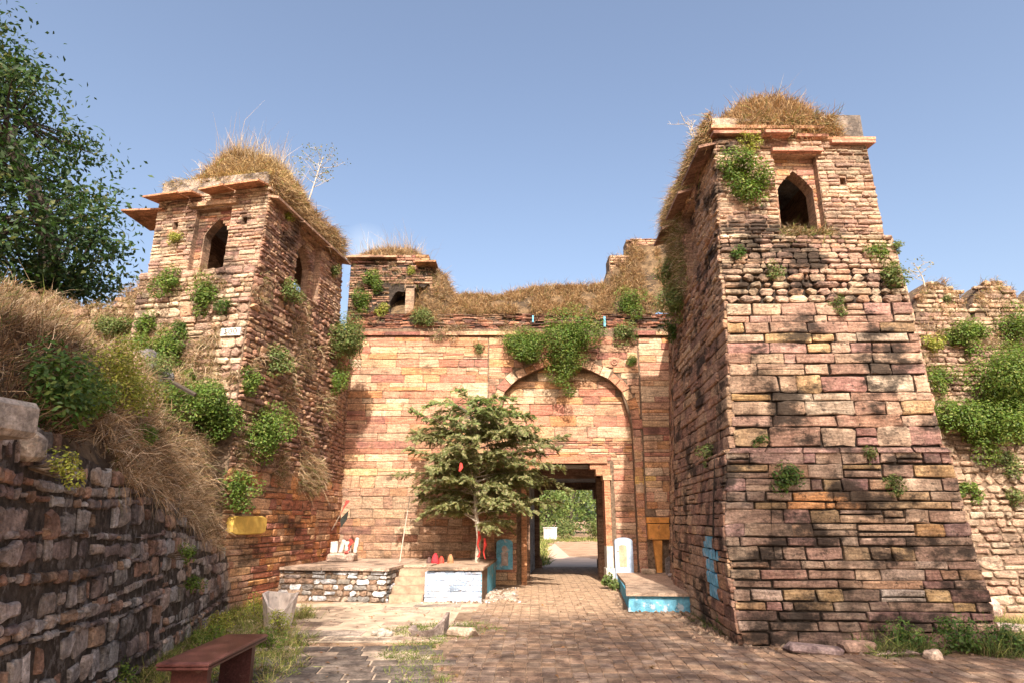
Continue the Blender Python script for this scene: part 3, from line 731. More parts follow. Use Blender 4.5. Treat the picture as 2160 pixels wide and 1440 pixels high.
# turret stage
TFL = [(6.0, 3.40, 9.93), (7.9, 3.50, 10.0)]; TFR = [(6.0, 6.10, 9.95), (7.9, 6.08, 10.02)]
TBL = [(6.0, 3.62, 14.2), (7.9, 3.60, 14.2)]; TBR = [(6.0, 6.1, 14.2), (7.9, 6.05, 14.2)]
t1, t2, t3, t4 = Face(TFL, TFR), Face(TBL, TFL), Face(TBR, TBL), Face(TFR, TBR)
al = (.98, 1.72, 6.12, 7.58); win = (1.06, 1.66, 6.12, parch(1.06, 1.66, 7.0, 7.36)); sq = (2.07, 2.17, 7.02, 7.16)
cb = MB(); core(cb, t1, 6.0, 7.9, 0, .14, [al, sq]); core(cb, t1, 6.0, 7.9, -.14, .26, [win, (2.07, 2.17, 7.02, 7.16)])
sal = (1.75, 2.75, 6.15, 7.6); swin = (1.9, 2.6, 6.15, parch(1.9, 2.6, 7.0, 7.4)); ssq = (3.3, 3.4, 7.1, 7.24)
core(cb, t2, 6.0, 7.9, 0, .14, [sal, ssq]); core(cb, t2, 6.0, 7.9, -.14, .26, [swin])
core(cb, t3, 6.0, 7.9, 0, .4, [(1.0, 1.5, 6.2, parch(1.0, 1.5, 7, 7.3))]); core(cb, t4, 6.0, 7.9, 0, .4, [])
cb.quad((3.5, 10, 7.86), (6.08, 10.02, 7.86), (6.05, 14.2, 7.86), (3.6, 14.2, 7.86))
cb.build('turret_core', M['inner'], rt); bv_add(cb.v[-4:], [(0, 1, 2, 3)])
wr.lay(t1, 6.03, 7.9, (.05, .09), (.13, .32), gap=.014, pal='rub', d=(.012, .05), rnd=.22, jit=.11, blocked=hole_block([al, sq], .0), dark=lambda u, z: max(0, noise.noise(Vector((u*1.1, z*1.1, 8)))+(.15 if u > 1.8 else -.2))*1.1)
t1b = Face([(z, x, y+.14) for z, x, y in TFL], [(z, x, y+.14) for z, x, y in TFR])
wr.lay(t1b, 6.1, 7.58, (.06, .1), (.15, .3), gap=.01, pal='fac', d=(.01, .025), rnd=.12, jit=.06, blocked=hole_block([win]), u0=.98, u1=1.72)
wr.lay(t2, 6.03, 7.9, (.05, .09), (.13, .32), gap=.016, pal='side', d=(.01, .05), rnd=.22, jit=.11, blocked=hole_block([sal, ssq]))
t2b = Face([(z, x+.14, y) for z, x, y in TBL], [(z, x+.14, y) for z, x, y in TFL])
wr.lay(t2b, 6.1, 7.6, (.06, .1), (.15, .3), gap=.012, pal='side', d=(.01, .025), rnd=.12, jit=.06, blocked=hole_block([swin]), u0=1.75, u1=2.75)
wr.build(rt, M['tow'])
def slab_on(face, u0, u1, z, th, out, drop=0, col=(.46, .22, .15), name='eave_slab', parent=None, inn=.15, tl=0, mat=None):
    mb = MB(); pts = []
    for w, dz in ((-inn, 0), (out, -drop)):
        for u in (u0, u1):
            for t in (0, th): pts.append(face.P(u, z+dz+t+(tl if u == u1 else 0), w))
    mb.add(pts, ((0, 2, 6, 4), (1, 5, 7, 3), (4, 6, 7, 5), (0, 4, 5, 1), (2, 3, 7, 6), (0, 1, 3, 2)), col); return mb.build(name, mat or M['slab'], parent)
slab_on(t1, .93, 1.80, 7.60, .06, .13, 0, parent=rt)
for (a, b, z, o) in ((-.08, .75, 7.96, .14), (.78, 1.25, 7.9, .26), (1.4, 1.95, 7.93, .1), (1.98, 2.74, 7.8, .12)): slab_on(t1, a, b, z, .055, o, .03, parent=rt)
slab_on(t1, -.1, 1.9, 8.06, .06, .10, 0, (.5, .27, .16), 'cornice_slab', rt)
slab_on(t1, 1.6, 2.8, 7.88, .05, .05, 0, (.5, .27, .16), 'cornice_slab', rt)
for (a, b) in ((2.9, 4.25), (1.4, 2.6), (0, 1.0)): slab_on(t2, a, b, 7.84, .05, .3, .12, (.3, .17, .12), parent=rt)
mb = MB(); mb.box(4.9, 6.12, 10.12, 13.9, 7.9, 8.45, (.17, .14, .12)); mb.box(3.5, 4.9, 10.1, 13.9, 7.9, 8.38, (.36, .27, .2)); mb.build('attic_block', M['plaster'], rt); bv_add(mb.v, mb.f)
db = MB(); rdome = dome(db, 4.75, 11.2, 8.3, 1.15, 1.2, .95, seed=2, pw=.8); rdome2 = dome(db, 4.72, 11.7, 8.0, 1.12, 1.6, .75, seed=4); bv_add(*rdome); bv_add(*rdome2)
db.build('roof_mound', M['earth'], rt, smooth=True)

# ================================================================== LEFT TOWER
lt = empty('gate_tower', 'ruined rubble tower at the left with pointed windows and projecting eave slabs', 'tower', (-6.1, 13.5, 0))
LFR = [(0, -5.20, 12.1), (2.4, -5.1, 11.98), (4.6, -5.03, 11.92), (6.35, -4.98, 11.94)]
LFL = [(0, -7.6, 12.45), (6.35, -7.46, 12.42)]
LBR = [(0, -4.62, 15.7), (2.4, -4.5, 15.7), (6.35, -4.26, 15.68)]
LB2 = [(0, -4.38, 17.45), (6.6, -4.44, 17.45)]
g1, g2, g3 = Face(LFL, LFR), Face(LFR, LBR), Face(LBR, LB2)
cb = MB()
for f_ in (g1, g2): core(cb, f_, -.1, 6.35, 0, .6, caps=False, dz=.6)
core(cb, g3, -.1, 6.3, 0, .6, caps=False)
cb.quad((-7.46, 12.42, 6.34), (-4.98, 11.94, 6.34), (-4.26, 15.68, 6.34), (-7.2, 15.9, 6.34)); bv_add(cb.v[-4:], [(0, 1, 2, 3)])
cb.build('wall_core', M['core2'], lt)
wq = Wall()
wq.lay(g1, 3.6, 5.6, (.10, .17), (.2, .45), gap=.024, pal='rub', d=(.02, .07), rnd=.28, jit=.13)
wq.lay(g1, 5.6, 6.35, (.07, .12), (.16, .38), gap=.018, pal='rub', d=(.01, .06), rnd=.22, jit=.1)
def lov(u, z):
    if z > .9: return None
wq.lay(g2, 0, 1.15, (.08, .15), (.3, .8), gap=.014, pal='red', d=(.01, .05), rnd=.12, jit=.08)
wq.lay(g2, 1.15, 2.5, (.09, .18), (.2, .5), gap=.016, pal='red', d=(.01, .05), rnd=.15, jit=.08)
wq.lay(g2, 2.5, 6.35, (.07, .13), (.12, .3), gap=.024, pal='side', d=(.01, .08), rnd=.3, jit=.14)
wq.lay(g3, 0, 2.5, (.12, .2), (.25, .5), gap=.014, pal='red', d=(.01, .05), rnd=.12, jit=.08)
wq.lay(g3, 2.5, 6.3, (.07, .13), (.12, .3), gap=.024, pal='side', d=(.01, .06), rnd=.3, jit=.14)
UFL = [(6.3, -7.38, 12.5), (8.0, -7.37, 12.52)]; UFR = [(6.3, -4.96, 12.0), (8.0, -4.90, 12.04)]
UBR = [(6.3, -4.28, 15.6), (8.0, -4.32, 15.6)]; UBL = [(6.3, -7.1, 15.9), (8.0, -7.1, 15.9)]
q1, q2, q3, q4 = Face(UFL, UFR), Face(UFR, UBR), Face(UBR, UBL), Face(UBL, UFL)
al = (.92, 1.72, 6.38, 7.72); win = (1.08, 1.66, 6.38, parch(1.08, 1.66, 7.2, 7.56))
sq1, sq2 = (.42, .53, 7.32, 7.5), (1.98, 2.1, 7.3, 7.46)
cb = MB(); core(cb, q1, 6.3, 8.0, 0, .14, [sq1, al, sq2]); core(cb, q1, 6.3, 8.0, -.14, .22, [win])
sal = (1.35, 2.45, 6.4, 7.8); swin = (1.5, 2.3, 6.4, parch(1.5, 2.3, 7.2, 7.66))
core(cb, q2, 6.3, 8.0, 0, .14, [(.7, .8, 7.3, 7.44), sal]); core(cb, q2, 6.3, 8.0, -.14, .22, [swin])
core(cb, q3, 6.3, 8.0, 0, .35, [(.9, 2.0, 6.4, parch(.9, 2.0, 7.1, 7.5))]); core(cb, q4, 6.3, 8.0, 0, .35, [(1.2, 2.2, 6.4, parch(1.2, 2.2, 7.2, 7.5))])
cb.quad((-7.37, 12.52, 7.96), (-4.9, 12.04, 7.96), (-4.32, 15.6, 7.96), (-7.1, 15.9, 7.96)); bv_add(cb.v[-4:], [(0, 1, 2, 3)])
cb.build('turret_core', M['inner'], lt)
wq.lay(q1, 6.35, 8.0, (.05, .085), (.13, .32), gap=.013, pal='rub', d=(.01, .045), rnd=.2, jit=.1, blocked=hole_block([al, sq1, sq2]))
q1b = Face([(z, x, y+.14) for z, x, y in UFL], [(z, x, y+.14) for z, x, y in UFR])
wq.lay(q1b, 6.38, 7.72, (.06, .1), (.14, .3), gap=.01, pal='fac', d=(.01, .02), rnd=.12, jit=.06, blocked=hole_block([win]), u0=.92, u1=1.72)
wq.lay(q2, 6.35, 8.0, (.05, .085), (.12, .28), gap=.015, pal='side', d=(.01, .05), rnd=.2, jit=.1, blocked=hole_block([sal, (.7, .8, 7.3, 7.44)]))
q2b = Face([(z, x-.14, y) for z, x, y in UFR], [(z, x-.14, y) for z, x, y in UBR])
wq.lay(q2b, 6.4, 7.8, (.06, .1), (.14, .3), gap=.012, pal='side', d=(.01, .025), rnd=.12, jit=.06, blocked=hole_block([swin]), u0=1.35, u1=2.45)
wq.build(lt, M['lef'])
for (a, b, z, o, dr, tl) in ((-.05, .72, 8.0, .42, .10, .03), (.74, 1.02, 8.03, .38, .09, 0), (1.22, 1.75, 8.04, .45, .12, .05), (1.77, 2.5, 8.1, .42, .12, .03)): slab_on(q1, a, b, z, .035, o, dr, (.48, .22, .12), parent=lt, tl=tl)
slab_on(q4, 2.5, 3.5, 7.78, .035, .75, .0, (.46, .22, .13), parent=lt)
slab_on(q1, .8, 1.85, 7.76, .09, .10, 0, (.5, .32, .2), 'lintel', lt)
slab_on(q1, -.05, 2.55, 8.0, .06, .06, 0, (.5, .35, .24), 'cornice_slab', lt)
for (a, b) in ((0, 1.1), (1.15, 2.5), (2.55, 3.7)): slab_on(q2, a, b, 7.9, .05, .22, .08, (.4, .24, .16), parent=lt)
mb = MB(); mb.box(0, 1, 0, 1, 0, 1, (.42, .34, .28), lambda x, y, z: ((-7.36+x*2.44+y*(.28 if x < .5 else .6)-(z*.05 if x > .5 else -z*.06)), 12.5-.46*x+y*3.4, 8.06+z*.38)); mb.build('plaster_parapet', M['plaster'], lt); bv_add(mb.v, mb.f)
db = MB(); ldome = dome(db, -5.85, 13.7, 8.35, 1.15, 1.6, 1.15, seed=7, pw=.85); bv_add(*ldome); db.build('roof_mound', M['earth'], lt, smooth=True)
# ochre painted block
oc = Face(LFR, LBR); mb = MB(); vs = []; k = 12
def ocp(u, z, w): return oc.P(u, z, w)
ou, oz, ow, oh = .78, 1.50, .62, .17
ring = []
for i in range(16):
    a = 2*math.pi*i/16; ca, sa = math.cos(a), math.sin(a); ring.append((ou+ow*abs(ca)**.35*(1 if ca > 0 else -1), oz+oh*abs(sa)**.35*(1 if sa > 0 else -1)))
for w, sc_ in ((-.02, 1), (.09, 1), (.13, .9)): vs += [ocp(ou+(u-ou)*(sc_ if sc_ == 1 else .96), oz+(z-oz)*sc_, w) for u, z in ring]
fs = [(r*16+i, r*16+(i+1) % 16, (r+1)*16+(i+1) % 16, (r+1)*16+i) for r in (0, 1) for i in range(16)]+[tuple(range(32, 48))]
mb.add(vs, fs); mb.build('ochre_block', M['ochre'], lt)
# white number plaque: 300
plq = MB(); plq.add([g1.P(u, z, w) for w in (-.02, .085) for z in (4.93, 5.08) for u in (2.03, 2.44)], ((4, 5, 7, 6), (0, 1, 5, 4), (2, 6, 7, 3), (0, 4, 6, 2), (1, 3, 7, 5)), (.7, .66, .58))
plq.build('number_plaque', M['white'], lt)
for ch, u in zip('300', (2.10, 2.205, 2.30)):
    segs = {'0': [((0, .15), (.0, .85)), ((.15, 1), (.85, 1)), ((1, .85), (1, .15)), ((.15, 0), (.85, 0))], '3': [((.1, 1), (.75, 1)), ((.85, .9), (.45, .55)), ((.45, .5), (.95, .25)), ((.9, .12), (.1, 0))]}[ch]
    mb = MB()
    for (a, b), (c, d) in segs:
        p0, p1 = Vector((u+a*.06, 4.965+b*.085)), Vector((u+c*.06, 4.965+d*.085)); dn = (p1-p0).normalized(); nn = Vector((-dn.y, dn.x))*.0075
        mb.add([g1.P(q.x, q.y, .0885) for q in (p0-nn, p1-nn, p1+nn, p0+nn)], ((0, 1, 2, 3),), (.03, .03, .03))
    mb.build('digit', M['darkcloth'], lt)

# ================================================================== RETAINING WALL + BANK
WX = [(1.5, -2.75), (4, -3.2), (8.25, -4.2), (12.7, -5.22)]
TZ = [(1.5, 2.45), (5, 2.15), (8.25, 1.8), (12, 1.0), (12.7, .85)]
PZ = [(1.5, 3.2), (5, 3.5), (8, 4.2), (10, 4.25), (12.7, 4.45)]
def wx(y): return interp(WX, y)[0]
def bankz(x, y):
    s = max(0, wx(y)-x); T = interp(TZ, y)[0]; P = interp(PZ, y)[0]
    k = .85 if y < 9 else .85-.12*(min(y, 12)-9)
    z = T+(P-T)*(1-math.exp(-(s/k)**1.15))
    bump_ = .22*math.exp(-((x+6.9)**2/1.6+(y-7.6)**2/2.2))
    return z+bump_*1.0+.16*noise.noise(Vector((x*1.3, y*1.3, 0)))*min(1, s*1.5)+.07*noise.noise(Vector((x*4, y*4, 0)))*min(1, s*2)
rw = empty('retaining_wall', 'dark lichen-covered rubble retaining wall running along the left side', 'wall', (-4, 7, 0))
segs = [(1.5, 4), (4, 8.25), (8.25, 12.7)]
wrt = Wall(); cb = MB()
rfaces = []
for (a, b) in segs:
    f_ = Face([(0, wx(a)+.12, a), (3, wx(a)-.12, a)], [(0, wx(b)+.12, b), (3, wx(b)-.12, b)]); rfaces.append(f_)
    def topz(u, f_=f_, a=a, b=b): return interp(TZ, a+(b-a)*u/f_.W)[0]
    hmax = max(interp(TZ, a)[0], interp(TZ, b)[0])
    kp = lambda u, z, t=topz: z < t(u)+.06
    y_ = 0
    z_ = 0
    while z_ < hmax:
        big = random.random() < .55
        h = random.uniform(.17, .24) if big else random.uniform(.06, .11)
        wrt.lay(f_, z_, z_+h, (h, h+.001), (.14, .34) if big else (.08, .26), gap=.07 if big else .035, pal='ret', d=(.01, .05), rnd=.13, jit=.18, keep=kp, wave=.045, skip=.06 if big else 0)
        z_ += h
    vs = []; m_ = 12
    for i in range(m_+1):
        u = f_.W*i/m_; t = topz(u)+.03
        vs += [f_.P(u, 0, 0), f_.P(u, t*.5, 0), f_.P(u, t, 0), f_.P(u, t, -.5)]
    fs = [(i*4+j, i*4+4+j, i*4+5+j, i*4+1+j) for i in range(m_) for j in range(3)]
    cb.add(vs, fs); bv_add(vs, fs)
cb.build('wall_core', flat_mat('dark lichen mortar', (.10, .08, .065), .55, 12, .95, 1, .12, 6, (.24, .21, .19), .54), rw)
wrt.build(rw, M['ret'])
eg = MB(); rz_ = MB(); vs = []; fs = []; NY, NS = 90, 46
for j in range(NY+1):
    y = 1.0+(12.75-1.0)*j/NY
    for i in range(NS+1):
        s = (i/NS)**1.7*9; x = wx(y)-.1-s; vs.append(Vector((x, y, bankz(x+.1, y))))
for j in range(NY):
    for i in range(NS): k = j*(NS+1)+i; fs.append((k, k+1, k+NS+2, k+NS+1))
k = len(vs)   # beyond: ground level continues behind
vs += [Vector((-40, 1, 3.6)), Vector((-14, 1, 3.6)), Vector((-40, 60, 4.2)), Vector((-7.6, 12.5, 4.3)), Vector((-7.6, 60, 4.2)), Vector((-13, 12.75, 4.2))]
fs += [(k, k+5, k+2), (k+5, k+3, k+4, k+2)]
eg.add(vs, fs); bv_add(vs, fs); eg.build('earth_bank', M['earth'], None, 'structure', True)
# coping stones on the retaining wall
part('coping_stone', M['grey'], lambda b: roughbox(-3.22, 3.86, 2.2, .4, .75, .2, -.2, 0, .12, (.34, .30, .27), b), rw)
part('coping_stone', M['grey'], lambda b: roughbox(-3.42, 4.62, 2.1, .26, .26, .2, .2, .1, .12, (.36, .30, .25), b), rw)
# ================================================================== left curtain wall behind the bank
lc = empty('curtain_wall', 'low grass-grown fort wall left of the left tower, under the leafy tree', 'wall', (-9, 13, 4))
lf = Face([(3, -13, 13.2), (7, -13, 13.4)], [(3, -7.4, 12.9), (7, -7.4, 13.1)]); wc = Wall()
def lctop(u): return 6.05+.18*math.sin(u*2.6)+.1*noise.noise(Vector((u*2, 0, 0)))+max(0, (u-4.6))*.45
wc.lay(lf, 4.2, 6.6, (.08, .15), (.15, .4), gap=.02, pal='rub', d=(.02, .06), rnd=.28, jit=.12, keep=lambda u, z: z < lctop(u)-.05)
cb = MB(); vs = []
for i in range(41):
    u = lf.W*i/40; t = lctop(u); vs += [lf.P(u, 3.5), lf.P(u, t-.1), lf.P(u, t, -.25), lf.P(u, t-.05, -.6), lf.P(u, 3.5, -.8)]
fs = [(i*5+j, i*5+5+j, i*5+6+j, i*5+1+j) for i in range(40) for j in range(4)]; cb.add(vs, fs); bv_add(vs, fs); cb.build('wall_core', M['core2'], lc); wc.build(lc, M['lef'], 200)
# ================================================================== right curtain wall with rounded merlons
rc = empty('curtain_wall', 'battered fort wall with rounded merlons right of the right tower', 'wall', (10, 13, 0))
rf = Face([(0, 6.6, 12.6), (6.6, 6.6, 13.35)], [(0, 14.6, 12.6), (6.6, 14.6, 13.35)]); wc = Wall()
MER = [(2.5, .60), (3.75, .60), (5.0, .60), (6.25, .60), (7.5, .60)]
def rctop(u):
    t = 5.62
    for c_, r_ in MER:
        d_ = abs(u-c_)/r_
        if d_ < 1: t = max(t, 5.62+(.95)*(1-d_**2)**.62)
    return t
wc.lay(rf, 0, 1.2, (.12, .2), (.2, .5), gap=.03, pal='cur', d=(.02, .08), rnd=.25, jit=.13)
wc.lay(rf, 1.2, 3.4, (.10, .16), (.16, .34), gap=.03, pal='cur', d=(.02, .08), rnd=.33, jit=.14)
wc.lay(rf, 3.4, 6.55, (.08, .14), (.15, .38), gap=.022, pal='rub', d=(.02, .06), rnd=.28, jit=.14, keep=lambda u, z: z < rctop(u)-.03)
cb = MB(); vs = []; m_ = 220
for i in range(m_+1):
    u = rf.W*i/m_; t = rctop(u)
    for z in (0, 1.5, 3, 4.5, 5.5): vs.append(rf.P(u, z))
    vs += [rf.P(u, t-.06), rf.P(u, t, -.08), rf.P(u, t, -.55), rf.P(u, 0, -.8)]
fs = [(i*9+j, i*9+9+j, i*9+10+j, i*9+1+j) for i in range(m_) for j in range(8)]; cb.add(vs, fs); bv_add(vs, fs); cb.build('wall_core', M['core2'], rc); wc.build(rc, M['cur'])

# ================================================================== PLATFORMS AND SMALL THINGS
def slabtop(b, pts, z0, z1, col, jit=0):
    k = len(pts); b.add([(x, y, z0) for x, y in pts]+[(x, y, z1) for x, y in pts], [tuple(range(k, 2*k)), tuple(range(k-1, -1, -1))]+[(i, (i+1) % k, k+(i+1) % k, k+i) for i in range(k)], col)
sp = empty('shrine_platform', 'low stone-topped platform with steps and a pale blue painted end, left of the passage', 'platform', (-2.8, 15.5, 0))
pa = Wall()
faA = Face([(0, -5.02, 14.42), (.62, -5.0, 14.42)], [(0, -2.52, 13.98), (.62, -2.5, 13.98)])
faS = Face([(0, -2.50, 14.0), (.62, -2.48, 14.0)], [(0, -2.42, 15.0), (.62, -2.42, 15.0)])
pa.lay(faA, 0, .6, (.07, .12), (.12, .3), gap=.025, pal='plat', d=(.01, .035), rnd=.3, jit=.15)
pa.lay(faS, 0, .6, (.07, .12), (.12, .3), gap=.025, pal='plat', d=(.01, .035), rnd=.3, jit=.15)
part('platform_core', M['core2'], lambda b: (slabtop(b, [(-5.02, 14.43), (-2.52, 14.0), (-2.44, 15.0), (-1.72, 15.0), (-1.72, 14.12), (-.60, 14.12), (-.42, 17.3), (-4.5, 17.3)], 0, .60, (.3, .2, .14)),), sp)
pa.build(sp, flat_mat('platform stone', (1, 1, 1), .2) if 0 else M['ret'], 300)
PAL['paint'] = [(.42, .50, .62), (.48, .55, .66), (.38, .47, .61), (.50, .53, .58)]
pw_ = Wall(); pw_.lay(Face([(0, -1.77, 14.12), (.6, -1.75, 14.12)], [(0, -.61, 14.10), (.6, -.61, 14.10)]), 0, .59, (.08, .14), (.12, .32), gap=.004, pal='paint', d=(.008, .03), rnd=.22, jit=.12); pw_.build(sp, M['paleblue2'], 300, 'painted_stone')
part('painted_front', M['paleblue'], lambda b: b.box(-1.76, -.62, 14.115, 14.13, 0, .575), sp)
part('painted_side', M['blue'], lambda b: b.add([(-.615, 14.10, 0), (-.40, 17.2, 0), (-.40, 17.2, .59), (-.615, 14.10, .59), (-.65, 14.10, 0), (-.45, 17.2, 0), (-.45, 17.2, .59), (-.65, 14.10, .59)], ((0, 1, 2, 3), (4, 7, 6, 5), (3, 2, 6, 7), (0, 3, 7, 4), (1, 5, 6, 2))), sp)
for i, (pts, c) in enumerate((([(-5.06, 14.36), (-3.9, 14.15), (-3.8, 17.38), (-4.5, 17.38)], (.44, .31, .23)), ([(-3.88, 14.145), (-2.46, 13.9), (-2.36, 15.0), (-2.3, 17.38), (-3.78, 17.38)], (.46, .33, .25)), ([(-2.34, 14.96), (-1.74, 14.96), (-1.4, 17.38), (-2.28, 17.38)], (.46, .33, .24)), ([(-1.72, 14.04), (-.58, 14.04), (-.38, 17.38), (-1.38, 17.38)], (.44, .31, .22)))):
    part('top_slab', M['slab'], lambda b: slabtop(b, pts, .60+.003*i, .655+.002*i, c), sp)
for i in range(4):
    part('step', M['step'], lambda b: b.box(-2.46, -1.78, 14.02+i*.25, 15.2, i*.148, (i+1)*.148-.002, (.5, .32, .17)), sp)
part('loose_rubble', M['slab'], lambda b: [roughbox(-.35+random.uniform(-.25, .45), 14.5+random.uniform(-.4, 1.5), .02, random.uniform(.05, .13), random.uniform(.05, .13), .05, random.random()*3, 0, .3, (.45, .35, .28), b) for i in range(60)], sp, kind='stuff')
# right platform
rpf = empty('stone_plinth', 'low slab-topped plinth painted turquoise, at the foot of the right tower', 'plinth', (2.9, 14.5, 0))
part('plinth_core', M['blue'], lambda b: slabtop(b, [(2.12, 12.72), (3.4, 12.60), (4.2, 17.3), (2.62, 17.3)], 0, .27, (.1, .4, .5)), rpf)
part('painted_front', M['cyan'], lambda b: b.add([(2.10, 12.70, 0), (3.3, 12.58, 0), (3.3, 12.60, .26), (2.12, 12.70, .26), (2.10, 12.8, 0), (3.3, 12.8, 0), (3.3, 12.8, .26), (2.12, 12.8, .26)], ((0, 1, 2, 3), (0, 3, 7, 4), (3, 2, 6, 7))), rpf)
for i, (pts, c) in enumerate((([(2.06, 12.64), (3.36, 12.52), (3.6, 14.3), (2.34, 14.4)], (.42, .30, .22)), ([(2.345, 14.42), (3.6, 14.32), (4.0, 17.3), (2.6, 17.3)], (.46, .32, .23)))):
    part('top_slab', M['slab'], lambda b: slabtop(b, pts, .272, .325+.003*i, c), rpf)
# bench
bn = empty('bench', 'polished dark red granite bench with moulded edge at the lower left', 'bench', (-2.9, 6.6, 0))
BR = .02
def bpos(a, b, z):   # a across, b along
    c_, s_ = math.cos(BR), math.sin(BR); return (-2.72+a*c_-b*s_, 6.62+a*s_+b*c_, z)
def bench_top(b):
    L, Wd = .70, .20; prof = [(-.02, .395), (0, .40), (.012, .41), (.012, .425), (0, .43), (.018, .437), (.018, .452), (.008, .46), (-.008, .466)]
    vs = [bpos(sx*(Wd+o), sy*(L+o), z) for o, z in prof for sx, sy in ((-1, -1), (1, -1), (1, 1), (-1, 1))]
    fs = [(3, 2, 1, 0)]+[(r*4+i, r*4+(i+1) % 4, r*4+4+(i+1) % 4, r*4+4+i) for r in range(len(prof)-1) for i in range(4)]+[tuple(range((len(prof)-1)*4, len(prof)*4))]
    b.add(vs, fs)
part('seat', M['bench'], bench_top, bn)
for q in (-.52, .52):
    part('leg', M['bench'], lambda b: b.box(-.15, .15, q-.045, q+.045, 0, .397, fn=bpos), bn)
# broken basin
bs = empty('broken_planter', 'broken whitish stone planter standing in weeds behind the bench', 'planter', (-3.6, 10.9, 0))
def planter(b):
    n_ = 8; R0, R1 = .20, .27; vs = []; fs = []
    hts = [.50, .47, .49, .52, .50, .34, .2, .42]
    for i in range(n_):
        a = 2*math.pi*(i+.5)/n_; 
        for r, z in ((R0, .0), (R1, hts[i]), (R1-.04, hts[i]-.005), (R0-.04, .06)): vs.append((-3.6+r*math.cos(a), 10.9+r*math.sin(a), z))
    for i in range(n_):
        k = (i+1) % n_
        for j in range(3): fs.append((i*4+j, k*4+j, k*4+j+1, i*4+j+1))
    fs.append(tuple(i*4+3 for i in range(n_))); b.add(vs, fs, (.6, .55, .5))
part('bowl', flat_mat('worn cement', (.58, .50, .44), .2, 9, .9, .6, .02, 5, (.3, .25, .2), .6), planter, bs)
# broken trough and rocks
bt = MB(); tv = []; path = [(-1.42, 10.28, .13), (-1.46, 10.12, .10), (-1.3, 10.02, .08), (-1.12, 10.02, .10), (-.98, 10.12, .22), (-.93, 10.3, .30)]
for i, (x, y, h_) in enumerate(path):
    cx_, cy_ = -1.2, 10.25; dx, dy = x-cx_, y-cy_; d_ = math.hypot(dx, dy)
    for k_, z in ((1, 0), (1.08, h_), (1.08-.05/d_, h_), (1-.07/d_, .03)): tv.append((cx_+dx*k_, cy_+dy*k_, z))
bt.add(tv, [(i*4+j, i*4+4+j, i*4+5+j, i*4+1+j) for i in range(5) for j in range(3)]+[(0, 1, 2, 3), (20, 23, 22, 21), (3, 7, 11, 15, 19, 23)], (.26, .20, .17))
tag(bt.build('broken_trough', M['grey']), 'broken dark stone trough fragment lying in the grass patch on the yard', 'trough')
def rock(name, label, x, y, z, sx, sy, sz, rz, col, mat='grey', cat='rock', til=0, group=None):
    mb = roughbox(0, 0, 0, sx, sy, sz, rz, til, .22, col, bev=.25); o = mb.build(name, M[mat]); o.location = (x, y, z); return tag(o, label, cat, group)
rock('stone_block', 'long buff stone lump lying beside the broken trough', -.72, 10.1, .06, .42, .2, .14, -.35, (.46, .34, .25), cat='stone block')
for i, (x, y) in enumerate(((-1.95, 10.15), (-1.83, 10.2), (-1.86, 10.08), (-1.75, 10.1), (-1.9, 10.27))):
    rock('pebble', ('leftmost pale stone of the little heap on the sandy yard', 'pale stone at the right back of the little heap on the yard', 'front pale stone of the little heap, nearest the viewer', 'rightmost pale stone of the little heap, toward the broken trough', 'hindmost pale stone of the little heap on the yard')[i], x, y, .035, .12, .09, .08, i, (.42, .36, .30), cat='stone', group='little heap of pale stones')
rock('foot_stone', 'flat dark purple slab lying at the foot of the right tower corner', 3.75, 8.86, .05, .62, .3, .09, -.12, (.24, .17, .16), cat='stone slab', til=.06)
rock('foot_stone', 'brown stone block half buried in front of the right tower', 4.3, 8.9, .06, .4, .22, .14, .05, (.30, .19, .14), cat='stone block')
rock('foot_stone', 'thin tilted flagstone at the edge of the dark weeds by the right tower', 4.65, 8.72, .03, .5, .22, .05, -.15, (.34, .24, .2), cat='flagstone', til=-.08)
rock('foot_stone', 'pale triangular stone lying in front of the dark weeds', 5.0, 8.5, .05, .22, .16, .12, .4, (.46, .34, .26), cat='stone')
rock('foot_stone', 'rounded pink boulder at the foot of the battered curtain wall', 8.0, 12.0, .12, .6, .4, .4, .2, (.44, .30, .25), cat='boulder')
rock('foot_stone', 'flat pale slab in the weeds beyond the right tower corner', 7.3, 10.6, .05, .9, .4, .12, -.2, (.48, .38, .32), cat='stone slab', til=.05)
rock('grey_slab', 'big grey cement slab leaning on the earth bank left of the left tower', -6.7, 11.2, 4.12, 1.0, .3, .6, -.25, (.17, .155, .15), cat='cement slab', til=-.1)
rock('grey_slab', 'smaller grey cement chunk lower on the bank beside the big slab', -5.85, 10.6, 3.78, .6, .3, .5, -.2, (.16, .15, .145), cat='cement chunk', til=.25)
# fallen beam on the bank
fb = MB(); fb.tube([(-6.2, 10.7, 4.0), (-5.6, 10.4, 3.8), (-5.0, 10.25, 3.5)], .035, 5); tag(fb.build('fallen_beam', M['wood']), 'dark fallen timber beam lying across the dry grass bank', 'beam')
